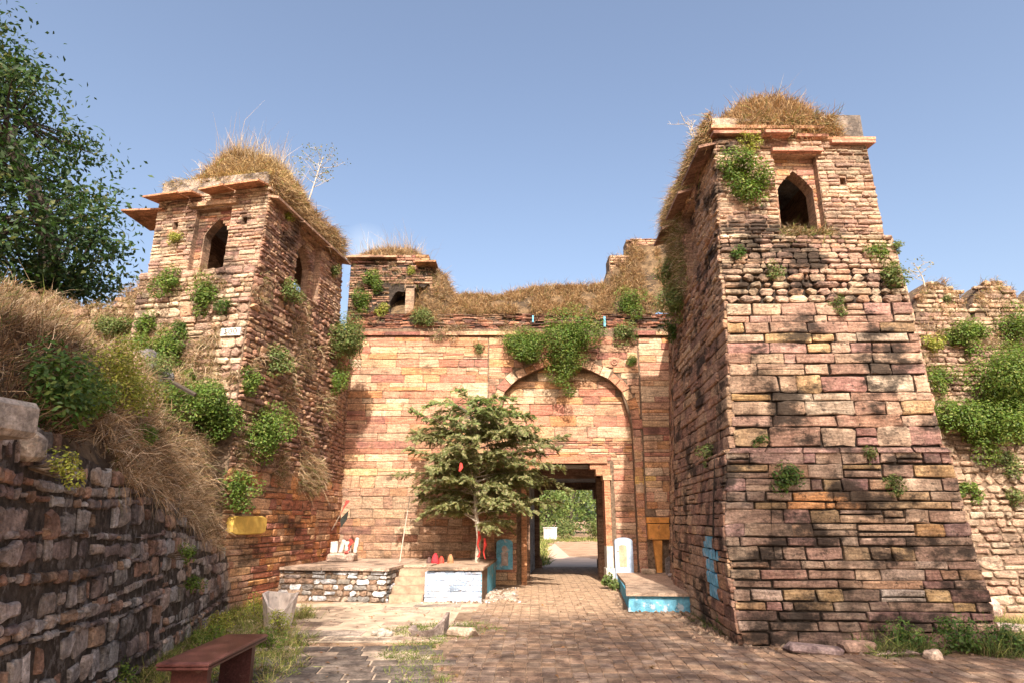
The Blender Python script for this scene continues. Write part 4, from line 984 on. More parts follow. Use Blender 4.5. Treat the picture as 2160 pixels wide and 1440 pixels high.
# memorial stones with red cloth at the left end of the platform
pl = MB(); roughbox(-4.0, 16.3, .74, .62, .4, .2, 0, 0, .08, (.45, .32, .25), pl); tag(pl.build('stone_ledge', M['slab']), 'rough stone ledge on the platform under the leaning memorial stones', 'stone ledge')
for i, (x, w_, h_, t_, lab) in enumerate(((-4.22, .17, .26, .0, 'squat whitish memorial stone at the left end of the row on the ledge'), (-4.03, .09, .30, .25, 'narrow grey memorial stone leaning second in the row on the ledge'), (-3.89, .15, .26, 0, 'broad pale memorial stone third in the row, red cloth against it'), (-3.70, .09, .34, .14, 'tall thin whitish memorial stone at the right end of the row'))):
    mb = roughbox(0, 0, h_/2, w_, .07, h_, 0, t_, .06, (.62, .56, .5)); o = mb.build('memorial_stone', M['grey']); o.location = (x, 16.35, .84); tag(o, lab, 'memorial stone', 'memorial stones on the ledge')
def cloth(name, pts, mat, label, cat, wid):
    mb = MB(); vs = []
    for i, p in enumerate(pts):
        p = Vector(p); w = wid*(.7+.5*math.sin(i*1.7)); vs += [p+Vector((-w/2, .02*math.sin(i*2.1), 0)), p+Vector((0, -.035, 0)), p+Vector((w/2, .02*math.cos(i), 0))]
    mb.add(vs, [(i*3+j, i*3+j+1, i*3+4+j, i*3+3+j) for i in range(len(pts)-1) for j in range(2)]); return tag(mb.build(name, M[mat], smooth=True), label, cat)
cloth('red_cloth', [(-3.84, 16.28, 1.16), (-3.80, 16.27, 1.08), (-3.86, 16.25, 1.0), (-3.82, 16.24, .93), (-3.9, 16.2, .87), (-3.86, 16.1, .85)], 'red', 'strip of red cloth hanging over the memorial stones', 'cloth', .09)
fp = empty('red_pennant', 'red pennant above a dark one on a thin slanting stick against the left tower corner', 'pennant', (-4.35, 16.6, 1.5))
part('stick', M['palebark'], lambda b: b.tube([(-4.4, 16.7, 1.35), (-4.15, 16.5, 1.75), (-3.98, 16.35, 2.08)], .01, 5), fp)
part('red_flag', M['red'], lambda b: b.add([(-4.0, 16.38, 2.1), (-3.92, 16.33, 2.02), (-4.03, 16.3, 1.88), (-4.16, 16.38, 1.66), (-4.1, 16.42, 1.85)], ((0, 1, 2, 4), (4, 2, 3))), fp)
part('dark_flag', M['darkcloth'], lambda b: b.add([(-3.93, 16.34, 1.82), (-3.95, 16.3, 1.6), (-4.08, 16.32, 1.42), (-4.14, 16.4, 1.58), (-4.12, 16.44, 1.65)], ((0, 1, 2, 3, 4),)), fp)
pol = MB(); pol.tube([(-2.58, 15.9, .66), (-2.55, 16.1, 1.2), (-2.46, 16.3, 2.15)], .013, 6, (.5, .42, .34)); tag(pol.build('thin_pole', M['palebark']), 'thin pale pole leaning on the wall left of the small tree', 'pole')
# small idols and offerings under the tree
for i, (x, h_, col, lab) in enumerate(((-1.72, .22, (.5, .04, .05), 'small crimson-smeared idol sitting under the small tree'), (-1.58, .16, (.5, .06, .04), 'lower crimson offering heap right of the sitting idol'), (-1.86, .14, (.14, .08, .07), 'dark rounded stone left of the crimson idol'), (-1.38, .2, (.4, .2, .1), 'brown upright stone between the idol and the tree trunk'))):
    mb = MB(); dome(mb, 0, 0, 0, h_*.42, h_*.38, h_, 10, 5, .1, .7, i); mb.c = [col]*len(mb.v); o = mb.build('idol', M['slab'], smooth=True); o.location = (x, 15.5, .655); tag(o, lab, 'idol')
ist = empty('carved_stele', 'small grey round-topped carved stele in the shaded niche by the right tower', 'stele', (3.85, 16.7, .33))
def stele(b):
    k = 10; pts = [(-.14, 0), (.14, 0), (.14, .3)]+[(.14*math.cos(math.pi*i/k), .3+.12*math.sin(math.pi*i/k)) for i in range(1, k)]+[(-.14, .3)]; m_ = len(pts)
    b.add([(3.85+a, 16.7, .33+c) for a, c in pts]+[(3.85+a, 16.78, .33+c) for a, c in pts], [tuple(range(m_))]+[(i, (i+1) % m_, m_+(i+1) % m_, m_+i) for i in range(m_)], (.32, .26, .23))
part('slab', M['grey'], stele, ist); part('carving', M['grey'], lambda b: (b.box(3.80, 3.90, 16.67, 16.7, .4, .6, (.26, .2, .18)), b.box(3.82, 3.88, 16.67, 16.7, .62, .69, (.26, .2, .18))), ist)
rock('flat_stone', 'pale flat stone on the plinth in front of the carved stele', 3.75, 15.9, .37, .3, .22, .08, .1, (.40, .33, .30), cat='stone')
rock('flat_stone', 'buff broken stone at the foot of the rubble crack beside the orange pier', 3.35, 16.9, .38, .36, .2, .12, 0, (.5, .38, .27), cat='stone')
# beyond the gate
bc = tag(part('roadside_block', M['white'], lambda b: b.box(2.6, 3.75, 55, 55.6, .1, 1.0, (.6, .55, .5)), None) if 0 else MB() and None, None) if 0 else None
mb = MB(); mb.box(2.55, 3.6, 55, 55.5, 0, .95, (.6, .55, .5)); mb.box(2.5, 3.65, 54.95, 55.55, .95, 1.02, (.6, .55, .5)); tag(mb.build('marker_block', M['grey']), 'whitish marker block beside the road seen through the passage', 'marker block')
mb = MB(); mb.add([(1.1, 27.5, 0), (1.25, 34, 0), (1.25, 34, .7), (1.1, 27.5, .62), (.9, 27.5, 0), (1.0, 34, 0), (1.0, 34, .7), (.9, 27.5, .62)], ((0, 1, 2, 3), (4, 7, 6, 5), (3, 2, 6, 7), (0, 3, 7, 4))); tag(mb.build('roadside_wall', M['grey']), 'low crumbling wall at the left edge of the road beyond the passage', 'wall')
mb = MB(); mb.add([(1.15, 24.4, .004), (3.6, 24.4, .004), (9, 48, .004), (12, 52, .004), (3.5, 52, .004), (2.0, 40, .004)], ((0, 1, 2, 3, 4, 5),)); mb.build('road', flat_mat('dusty road', (.50, .36, .26), .15, 1.5, .95, .5, .02), None, 'structure')

# ================================================================== VEGETATION
BVH = BVHTree.FromPolygons(BV_V, BV_F)
FW, UP = Vector((0, math.cos(PITCH), math.sin(PITCH))), Vector((0, -math.sin(PITCH), math.cos(PITCH)))
def hit(px, py):
    """the wall or bank point where a plant is rooted, and the surface normal there"""
    d = (FW+Vector((1, 0, 0))*((px-1080)/1387)+UP*((720-py)/1387)).normalized()
    loc, nr, i, dist = BVH.ray_cast(CAM, d)
    if loc is None: return None, None
    if nr.dot(d) > 0: nr = -nr
    return loc, nr
def leaves(C, N, size, aspect, cols, fold=.25):
    """C centres (n,3), N normals (n,3): each leaf two triangles folded on the midrib"""
    n = len(C); N = N/np.maximum(1e-6, np.linalg.norm(N, axis=1, keepdims=True))
    T = RNG.normal(size=(n, 3)); T -= (T*N).sum(1, keepdims=True)*N; T /= np.maximum(1e-6, np.linalg.norm(T, axis=1, keepdims=True))
    B = np.cross(N, T); sz = (np.asarray(size)*RNG.uniform(.6, 1.25, n))[:, None]
    a = C-T*sz*.5; b = C+B*sz*aspect*.5+N*sz*fold*.3; c = C+T*sz*.5; d = C-B*sz*aspect*.5+N*sz*fold*.3
    V = np.stack([a, b, c, d], 1).reshape(-1, 3); k = np.arange(n)[:, None]*4
    Q = np.concatenate([k+np.array([[0, 1, 2]]), k+np.array([[0, 2, 3]])], 0)
    return V, Q, np.repeat(cols, 4, 0)
def leafcols(n, base, var=.3, alt=None, pa=.12):
    c = np.array(base)[None]*RNG.uniform(1-var, 1+var, (n, 1))*RNG.uniform(.9, 1.1, (n, 3))
    if alt is not None:
        m = RNG.random(n) < pa; c[m] = np.array(alt)*RNG.uniform(.8, 1.2, (m.sum(), 1))
    return c
GREEN = {'fresh': ((.092, .150, .022), (.20, .23, .05)), 'deep': ((.06, .115, .022), (.13, .17, .035)), 'dull': ((.12, .16, .045), (.24, .21, .08)), 'yellow': ((.25, .27, .045), (.36, .30, .08))}
def shrub(px, py, r, label, tone='fresh', sz=.055, hang=.5, dens=1., cat='shrub', pos=None, nr=None, flat=1., group='shrubs growing out of the old walls', trail=0, off=0):
    if pos is None: pos, nr = hit(px, py)
    if pos is None: print('miss', px, py); return
    c0 = pos+nr*(r*.35+off)
    nl = int(700*dens*(r/.3)**2/(sz/.055)**1.3)+60
    lobes = []
    for i in range(7+int(r*14)):
        v = Vector(RNG.normal(size=3)); v.normalize(); v *= r*random.uniform(.25, .8); v.z = v.z*flat-hang*abs(v.z)*.3
        v.x *= 1.3 if r > .85 and not off else 1; v -= nr*min(0, v.dot(nr)+r*.15)
        lobes.append((c0+v, r*random.uniform(.32, .58)))
    for i in range(trail): lobes.append((c0+Vector((random.uniform(-.12, .12), -.03, -r*(.8+.28*i))), r*.22))
    L = np.array([l[0] for l in lobes]); R_ = np.array([l[1] for l in lobes]); p_ = R_**2/np.sum(R_**2)
    id_ = RNG.choice(len(lobes), nl, p=p_)
    D = RNG.normal(size=(nl, 3)); D /= np.linalg.norm(D, axis=1, keepdims=True)
    rad = RNG.uniform(.35, 1.05, (nl, 1))**.5
    C = L[id_]+D*rad*R_[id_][:, None]
    N = D*.7+np.array([0, -.3, .75])+RNG.normal(size=(nl, 3))*.45
    base, alt = GREEN[tone]
    V, Q, cc = leaves(C, N, sz, .5, leafcols(nl, base, .5, alt, .18))
    V = V-np.array(pos); o = link('shrub', np_mesh('shrub', V, Q, cc), M['leaf']); o.location = pos
    mb = MB()
    for i in range(min(9, len(lobes))):
        q = (lobes[i][0]-pos); mb.tube([(0, 0, 0), tuple(q*.5+Vector((0, 0, -.02))), tuple(q)], [.012, .008, .004], 4, (.2, .15, .1))
    s_ = mb.build('stem', M['bark']); s_.parent = o
    return tag(o, label, cat, group)
def blades(roots, dirs, L, w, droop, cols, name, label, cat='grass', mat='grass', kind='stuff', wz=None):
    n = len(roots); dirs = dirs/np.linalg.norm(dirs, axis=1, keepdims=True); L = np.asarray(L).reshape(-1, 1)*np.ones((n, 1))
    dirs = dirs+RNG.normal(size=(n, 3))*.25; q_ = n//PER[0]+1
    L = L*RNG.uniform(.45, 1.05, (n, 1))*np.repeat(RNG.uniform(.45, 1.25, q_), PER[0])[:n, None]; cols = cols*np.repeat(RNG.uniform(.5, 1.2, (q_, 1)), PER[0], 0)[:n]
    side = np.cross(dirs, RNG.normal(size=(n, 3))); side /= np.maximum(1e-6, np.linalg.norm(side, axis=1, keepdims=True)); w = np.asarray(w).reshape(-1, 1)*np.ones((n, 1))
    dz = np.array([0, 0, -1.])*droop
    kink = RNG.normal(size=(n, 3))*.16
    p1 = roots+dirs*L*.5+dz*L*.12; p2 = roots+(dirs+kink)*L*.9+dz*L*.5
    V = np.stack([roots-side*w*.5, roots+side*w*.5, p1-side*w*.4, p1+side*w*.4, p2-side*w*.08, p2+side*w*.08], 1).reshape(-1, 3)
    k = np.arange(n)[:, None]*6; Q = np.concatenate([k+np.array([[0, 1, 3, 2]]), k+np.array([[2, 3, 5, 4]])], 0)
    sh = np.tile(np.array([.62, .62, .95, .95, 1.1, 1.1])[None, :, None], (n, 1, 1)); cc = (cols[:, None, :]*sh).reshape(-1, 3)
    o = link(name, np_mesh(name, V, Q, cc), M[mat], None, kind); return tag(o, label, cat)
DRY = [(.50, .34, .19), (.58, .42, .26), (.42, .26, .14), (.30, .18, .09), (.66, .51, .35)]
ORG = [(.48, .30, .14), (.56, .37, .18), (.36, .21, .10), (.60, .43, .24), (.26, .15, .08)]
GRN = [(.16, .22, .05), (.22, .26, .06), (.12, .17, .04), (.30, .30, .09)]
def pick(n, pal, gf=0., pal2=GRN):
    a = np.array(pal)[RNG.integers(0, len(pal), n)]
    if gf: m = RNG.random(n) < gf; a[m] = np.array(pal2)[RNG.integers(0, len(pal2), m.sum())]
    return a*RNG.uniform(.8, 1.18, (n, 1))
PER = [8]
def tufted(P, per, spread):
    PER[0] = per
    """blades gathered into tufts round each root point"""
    T = np.repeat(P, per, 0); lean = np.repeat(RNG.normal(size=(len(P), 3))*.55, per, 0)
    return T+RNG.normal(size=T.shape)*spread, lean
def nrm(x, y, f, e=.05):
    return np.array([-(f(x+e, y)-f(x-e, y))/(2*e), -(f(x, y+e)-f(x, y-e))/(2*e), 1.])
# --- dry grass on the earth bank
P, Nn, Hh, in_shade = [], [], [], []
k = 0
while k < 11500:
    y = random.uniform(2.2, 12.6); s = random.random()**1.25*5.2; x = wx(y)-.12-s
    if x < -9.5 or (y > 10.9 and s < .5): continue
    nz = noise.noise(Vector((x*.9, y*.9, 4)))+.5*noise.noise(Vector((x*3, y*3, 1)))
    brown = s < 1.1 and y < 9  # near part of the bank edge, where shade goes into the blade colour
    if random.random() > .5+nz*1.3-(.42 if s < 1.0 and y < 9 else 0): continue
    P.append((x, y, bankz(x, y))); n_ = nrm(x, y, bankz); n_ /= np.linalg.norm(n_); Nn.append(n_); Hh.append(.12+.2*random.random()+.12*max(0, nz)); in_shade.append(brown); k += 1
P, Nn, Hh = map(np.array, (P, Nn, Hh)); per = 8
R_, ln = tufted(P, per, .035); Dd = np.repeat(Nn, per, 0)*.75+np.array([.15, -.1, .75])+ln+RNG.normal(size=R_.shape)*.32
cl_ = pick(len(R_), DRY, .12); shade_mask = np.repeat(np.array(in_shade), per) & (RNG.random(len(R_)) < .8); cl_[shade_mask] *= np.array([.36, .30, .27])  # most blades there darkened and browned to stand in for the bank's shade
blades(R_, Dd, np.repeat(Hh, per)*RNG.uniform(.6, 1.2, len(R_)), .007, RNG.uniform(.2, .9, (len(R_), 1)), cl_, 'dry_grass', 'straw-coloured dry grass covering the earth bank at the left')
# --- long straw hanging over the top of the retaining wall
n_ = 1900; ys_ = 11.7-5.2*RNG.random(n_)**1.2; xs_ = np.array([wx(y) for y in ys_])-RNG.uniform(-.02, .5, n_)
P = np.array([(x, y, bankz(x, y)+.01) for x, y in zip(xs_, ys_)]); R_, ln = tufted(P, 9, .03)
Dd = np.array([.45, -.2, .7])+ln+RNG.normal(size=R_.shape)*.3
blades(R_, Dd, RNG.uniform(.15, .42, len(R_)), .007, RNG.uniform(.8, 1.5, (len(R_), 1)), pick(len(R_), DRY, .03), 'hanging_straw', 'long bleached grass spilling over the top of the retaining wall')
# --- parapet grass
P = []; k = 0
while k < 7000:
    x = random.uniform(-2.9, 4.4); t = random.random(); q = pslope(x, t)
    if noise.noise(Vector((x*1.6, t*3.5, 7))) < -.16: continue
    P.append(q); k += 1
P = np.array(P); R_, ln = tufted(P, 8, .03); Dd = np.array([0, -.55, .75])+ln+RNG.normal(size=R_.shape)*.3
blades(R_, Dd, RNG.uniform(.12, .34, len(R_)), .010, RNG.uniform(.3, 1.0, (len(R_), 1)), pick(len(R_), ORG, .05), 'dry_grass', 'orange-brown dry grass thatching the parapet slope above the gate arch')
def on_surf(vsfs, n, low=-9):
    vs, fs = vsfs; A = []
    tri = []
    for f in fs:
        for i in range(1, len(f)-1): tri.append((vs[f[0]], vs[f[i]], vs[f[i+1]]))
    ar = np.array([((b-a).cross(c-a)).length for a, b, c in tri]); T = np.array([[tuple(v) for v in t] for t in tri])
    id_ = RNG.choice(len(T), n, p=ar/ar.sum()); u, v = RNG.random((2, n)); m = u+v > 1; u[m], v[m] = 1-u[m], 1-v[m]
    t = T[id_]; return t[:, 0]+(t[:, 1]-t[:, 0])*u[:, None]+(t[:, 2]-t[:, 0])*v[:, None]
def mound_grass(surfs, n, cen, label, L=(.12, .34), tall=0, pal=ORG, gf=.04, w=.009, tallL=(.5, .95), tallx=None):
    P = np.concatenate([on_surf(s, n//len(surfs)) for s in surfs]); R_, ln = tufted(P, 8, .035)
    out = R_-np.array(cen); out /= np.linalg.norm(out, axis=1, keepdims=True)
    Dd = out*.8+np.array([0, -.12, .45])+ln+RNG.normal(size=R_.shape)*.3
    LL = RNG.uniform(*L, len(R_)); dr = RNG.uniform(.3, 1.1, (len(R_), 1)); cl = pick(len(R_), pal, gf); ww = np.full(len(R_), w)
    if tall:
        T = P[P[:, 2] > np.quantile(P[:, 2], .55)]; T = T[RNG.integers(0, len(T), tall)]
        D2 = np.array([0, 0, 1.])+RNG.normal(size=T.shape)*.13; R_ = np.concatenate([R_, T]); Dd = np.concatenate([Dd, D2]); LL = np.concatenate([LL, RNG.uniform(*tallL, tall)])
        dr = np.concatenate([dr, RNG.uniform(0, .12, (tall, 1))]); cl = np.concatenate([cl, pick(tall, [(.50, .42, .30), (.46, .34, .22), (.36, .26, .17)])]); ww = np.concatenate([ww, np.full(tall, .009)])
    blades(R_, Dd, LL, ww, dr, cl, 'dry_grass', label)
mound_grass([ldome, ldome], 3600, (-5.85, 13.7, 7.6), 'golden dry grass with tall pale stalks on the left tower roof', tall=1300, pal=[(.56, .39, .18), (.62, .45, .22), (.48, .31, .14), (.32, .2, .1)], tallL=(.45, .95))
mound_grass([rdome, rdome2], 4800, (4.7, 11.4, 7.6), 'thick brown dry grass on the right tower roof', tall=60, tallL=(.3, .55), L=(.14, .36))
mound_grass([tdome, tdome2], 2600, (-3.2, 18.4, 7.6), 'dry grass with white stalks on top of the small brick kiosk', tall=420, tallL=(.4, .9))
# --- grass along roof edges and faces
def face_tufts(face, n, urng, zrng, label, per=9, L=(.10, .3), pal=DRY, gf=.15, f=None, droop=(.5, 1.4), w=.008, out=.6, sp=.03, wn=.02):
    P = []
    k = 0; tr_ = 0
    while k < n and tr_ < n*60:
        tr_ += 1
        u, z = random.uniform(*urng), random.uniform(*zrng)
        if f and not f(u, z): continue
        P.append(face.P(u, z, wn)); k += 1
    nr = (face.P(1, 3, 1)-face.P(1, 3, 0)); P = np.array(P); R_, ln = tufted(P, per, sp)
    Dd = np.array(nr)*out+np.array([0, 0, .55])+ln+RNG.normal(size=R_.shape)*.3
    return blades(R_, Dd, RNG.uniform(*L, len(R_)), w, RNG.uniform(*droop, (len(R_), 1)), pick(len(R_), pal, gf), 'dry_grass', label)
nzf = lambda s, t, o: (lambda u, z: noise.noise(Vector((u*s, z*s, o))) > t)
face_tufts(g1, 900, (0, 2.5), (4.0, 5.3), 'dry grass tufts on the front of the left tower just above the bank', f=lambda u, z: noise.noise(Vector((u*1.5, z*1.5, 2))) > -.1 + (z-4.2)*.35)
face_tufts(g1, 260, (0, 2.5), (5.9, 6.4), 'thin dry grass on the ledge below the left tower window', L=(.06, .18), f=nzf(2, .0, 3))
face_tufts(g2, 700, (0, 4), (2.3, 6.3), 'dry grass tufts scattered over the inner side of the left tower', f=nzf(1.3, .18, 5), L=(.1, .35))
face_tufts(g2, 420, (2.6, 3.8), (2.2, 2.9), 'straw hanging at the top of the red stone base of the left tower', f=None, L=(.15, .4), pal=DRY)
face_tufts(lf, 2600, (0, lf.W), (4.3, 6.7), 'dry grass over the low fort wall beside the left tower', f=lambda u, z: z < lctop(u)+.02 and (z > lctop(u)-.55 or noise.noise(Vector((u, z, 1))) > .05), L=(.12, .32), pal=DRY)
face_tufts(rf, 420, (1.8, 7.9), (6.0, 6.6), 'golden grass fringe on the rounded merlons', f=lambda u, z: rctop(u)-.22 < z < rctop(u) and rctop(u) > 5.9, L=(.1, .25), pal=ORG)
face_tufts(rf, 1500, (1.2, 8), (3.2, 6.2), 'dry grass tufts hanging on the battered curtain wall at the right', f=lambda u, z: z < rctop(u)-.1 and noise.noise(Vector((u*1.4, z*1.4, 9))) > .02, L=(.1, .28), pal=DRY)
face_tufts(t1, 150, (.98, 1.8), (6.05, 6.16), 'yellowish grass on the sill of the right tower window', L=(.1, .28), gf=.4, droop=(.2, .9))
face_tufts(t1, 200, (.9, 2.7), (5.85, 6.05), 'thin grass on the ledge under the right tower turret', L=(.06, .16), gf=.25, f=nzf(2, 0, 3))
face_tufts(t1, 520, (.4, 2.2), (7.95, 8.35), 'dry grass spilling over the cornice of the right tower', L=(.15, .35), pal=ORG, w=.009)
face_tufts(t2, 1100, (0, 4.2), (7.85, 8.5), 'shaded dry grass spilling over the side eave of the right tower', L=(.15, .32), pal=ORG, gf=.15, wn=.05)
face_tufts(t2, 500, (0, 1.8), (6.0, 7.8), 'shaggy dry creeper hanging on the inner side of the right tower', L=(.15, .4), pal=DRY, gf=.4)
face_tufts(q2, 1000, (0, 3.7), (7.95, 8.5), 'dry grass spilling over the side eave of the left tower', L=(.15, .4), pal=ORG, gf=.08, wn=.0)
face_tufts(q1, 420, (0, 2.5), (8.36, 8.46), 'golden grass fringe over the plastered parapet of the left tower', L=(.12, .3), pal=[(.58, .42, .16), (.5, .36, .14)], wn=-.1)
face_tufts(tf, 420, (0, 2.6), (6.8, 8.95), 'dry tufts and creeper straw over the brick kiosk face', L=(.08, .26), f=lambda u, z: noise.noise(Vector((u*1.5, z*1.5, 4))) > -.02 and not (1.1 < u < 2.2 and 6.9 < z < 8), gf=.2)
face_tufts(fac, 240, (1.8, 6.8), (6.3, 6.75), 'dry grass hanging from the cornice of the gate wall', L=(.15, .4), pal=DRY, gf=.2, f=nzf(1.2, .1, 1))
# --- shrubs rooted in the walls:  (photo x, y, radius, tone, label)
SH = [
 (1188, 728, .60, 'fresh', 'big round bright green shrub hanging over the apex of the gate arch', 3),
 (1100, 722, .40, 'fresh', 'round green shrub touching the big one above the arch, on its left', 0),
 (1312, 705, .24, 'dull', 'loose green shrub on the parapet right of the big arch shrub', 1),
 (1333, 760, .13, 'fresh', 'small green tuft beside the right frame line of the arch', 0),
 (1330, 645, .30, 'fresh', 'spreading green shrub at the right end of the parapet grass', 0),
 (1010, 735, .13, 'dull', 'small dull tuft on the left frame line near the cornice', 0),
 (1020, 683, .16, 'fresh', 'small green plant on the dark bricks right of the kiosk', 0),
 (970, 668, .15, 'dull', 'small plant on the dark bricks beside the kiosk foot', 0),
 (890, 672, .24, 'dull', 'wispy grey-green plant in front of the kiosk pillar', 0),
 (765, 640, .22, 'fresh', 'upright green shrub at the left corner of the brick kiosk', 1),
 (792, 600, .24, 'fresh', 'taller green shrub in the middle of the kiosk wall', 1),
 (806, 655, .16, 'yellow', 'yellow-green shrub just left of the kiosk opening', 0),
 (866, 575, .11, 'yellow', 'tiny yellow-green sprig under the kiosk eave', 0),
 (362, 600, .22, 'fresh', 'green shrub below the left tower window, left side', 1),
 (437, 625, .24, 'fresh', 'green hanging shrub directly below the left tower window', 1),
 (480, 650, .14, 'deep', 'small dark green tuft near the left tower corner above the number plaque', 0),
 (345, 742, .34, 'fresh', 'wide leafy shrub at the foot of the left tower front', 0),
 (320, 690, .18, 'fresh', 'small green shrub left of the orange stone on the left tower', 0),
 (388, 700, .15, 'deep', 'small dark shrub right of the orange stone on the left tower', 0),
 (262, 690, .18, 'dull', 'dull green shrub beside the grey cement slab', 0),
 (395, 795, .20, 'fresh', 'green shrub in the dry grass below the left tower front', 0),
 (515, 800, .20, 'fresh', 'green shrub on the left tower corner above the leafy mass', 0),
 (575, 760, .24, 'dull', 'straggly shrub on the inner side of the left tower, mid height', 0),
 (600, 620, .22, 'dull', 'grassy green shrub under the side window of the left tower', 0),
 (712, 715, .42, 'dull', 'large shrub in the angle between the left tower and gate wall', 0),
 (700, 800, .24, 'fresh', 'lower green shrub in the angle between left tower and gate wall', 1),
 (683, 470, .17, 'yellow', 'small yellow-green plant on the side eave of the left tower', 0),
 (605, 455, .09, 'yellow', 'tiny bright sprig high on the inner side of the left tower', 0),
 (700, 575, .13, 'dull', 'small plant near the back edge of the left tower', 0),
 (375, 505, .13, 'yellow', 'pale sprig under the small square hole of the left tower', 0),
 (480, 870, .30, 'fresh', 'bright shrub topping the red stone base of the left tower', 0),
 (545, 905, .36, 'fresh', 'largest bright green bush over the red base of the left tower', 0),
 (400, 872, .36, 'fresh', 'broad bright bush on the bank edge left of the red base', 0),
 (355, 860, .28, 'fresh', 'bright bush farther left along the bank edge', 0),
 (488, 1030, .25, 'fresh', 'dense round bush hanging beside the ochre painted stone', 1),
 (1550, 365, .25, 'fresh', 'bright green shrub on the right tower left of its window', 0),
 (1578, 385, .26, 'fresh', 'fuller shrub just right of the first on the right tower', 1),
 (1578, 303, .13, 'yellow', 'yellow-green sprig on the cornice of the right tower', 0),
 (1552, 540, .11, 'deep', 'small dark green tuft near the left corner of the right tower', 0),
 (1630, 572, .12, 'dull', 'small grey-green tuft under the right tower window', 0),
 (1760, 648, .11, 'dull', 'small tuft at the top of the right tower ashlar', 0),
 (1838, 540, .14, 'fresh', 'upright bright plant high on the right side of the right tower', 1),
 (1868, 585, .17, 'dull', 'rounded dull shrub at the right edge of the right tower', 0),
 (1884, 525, .09, 'dull', 'tiny plant on the right tower ledge at its outer corner', 0),
 (1445, 640, .28, 'dull', 'shaded shrub on the inner side of the right tower', 1),
 (1420, 570, .22, 'dull', 'shaded creeper clump at the back of the right tower side', 1),
 (1430, 690, .20, 'deep', 'dark shrub at the junction of right tower and parapet', 1),
 (1510, 955, .15, 'dull', 'grey-green plant on the corner ledge of the right tower', 1),
 (1650, 1015, .16, 'deep', 'dark flat plant in a joint of the right tower base', 0),
 (1880, 1025, .12, 'dull', 'wispy plant on the right tower base toward the right', 0),
 (1600, 932, .08, 'deep', 'tiny dark tuft above the plinth ledge of the right tower', 0),
 (1830, 960, .09, 'dull', 'tiny tuft below the plinth ledge of the right tower', 0),
 (2025, 715, .26, 'fresh', 'bright shrub below the first merlon of the curtain wall', 1),
 (2060, 695, .16, 'fresh', 'small shrub between the two merlons of the curtain wall', 0),
 (2135, 690, .30, 'fresh', 'leafy shrub below the second merlon at the picture edge', 0),
 (1965, 730, .16, 'yellow', 'yellow-green plant beside the right tower edge, high', 0),
 (1975, 800, .22, 'fresh', 'shrub beside the right tower edge, middle height', 1),
 (2100, 800, .52, 'fresh', 'largest bright bush in the middle of the curtain wall', 0),
 (2010, 880, .34, 'fresh', 'dense bush against the right tower edge, lower', 1),
 (2075, 905, .42, 'fresh', 'dense low bush right of the one at the tower edge', 1),
 (2145, 880, .42, 'fresh', 'dense bush at the right edge of the picture', 1),
 (2040, 1035, .16, 'fresh', 'small lone shrub low on the curtain wall near the tower', 0),
 (2120, 975, .18, 'dull', 'small trailing shrub under the dense bushes of the curtain wall', 1),
 (2135, 1045, .14, 'dull', 'lowest small shrub on the curtain wall at the picture edge', 0),
 (1995, 635, .08, 'dull', 'tiny plant on the face of the first merlon', 0),
]
for (px, py, r, tone, lab, tr_) in SH: shrub(px, py, r*1.6, lab, tone, .055 if r > .15 else .04, trail=tr_, dens=2.1 if r > .3 else 1.4)
# shrubs on the bank
def bshrub(x, y, r, tone, lab, sz=.06, dens=1.2, up=.12): shrub(0, 0, r, lab, tone, sz, pos=Vector((x, y, bankz(x, y)+up)), nr=Vector((.35, -.3, .85)).normalized(), dens=dens, group='bushes on the earth bank')
for (px, py, r_, tone, lab, sz_) in ((45, 850, .34, 'deep', 'dark shaded leafy bush at the left edge above the coping stone', .06), (110, 880, .20, 'fresh', 'green leafy plant hanging beside the coping stones', .055), (185, 800, .36, 'yellow', 'airy yellow-green bush on the brow of the bank', .04), (235, 850, .26, 'yellow', 'yellow-green scrub right below the airy bush', .04), (160, 860, .22, 'fresh', 'small fresh green bush below the airy yellow one', .045),
  (240, 690, .26, 'dull', 'dull scrub standing over the grey cement slab', .04), (310, 800, .24, 'dull', 'dusty scrub above the fallen beam', .04), (450, 830, .26, 'dull', 'dusty green scrub at the foot of the left tower corner', .045), (270, 930, .14, 'fresh', 'tiny green plant on the shaded bank face', .04), (60, 985, .12, 'yellow', 'tiny yellow-green plant in the retaining wall face', .035), (350, 1170, .12, 'fresh', 'small plant low in the far end of the retaining wall', .035), (370, 1235, .13, 'fresh', 'lowest green plant at the far end of the retaining wall', .035)):
    shrub(px, py, r_*1.25, lab, tone, sz_, dens=1.2, group='bushes on the earth bank', off=.16)
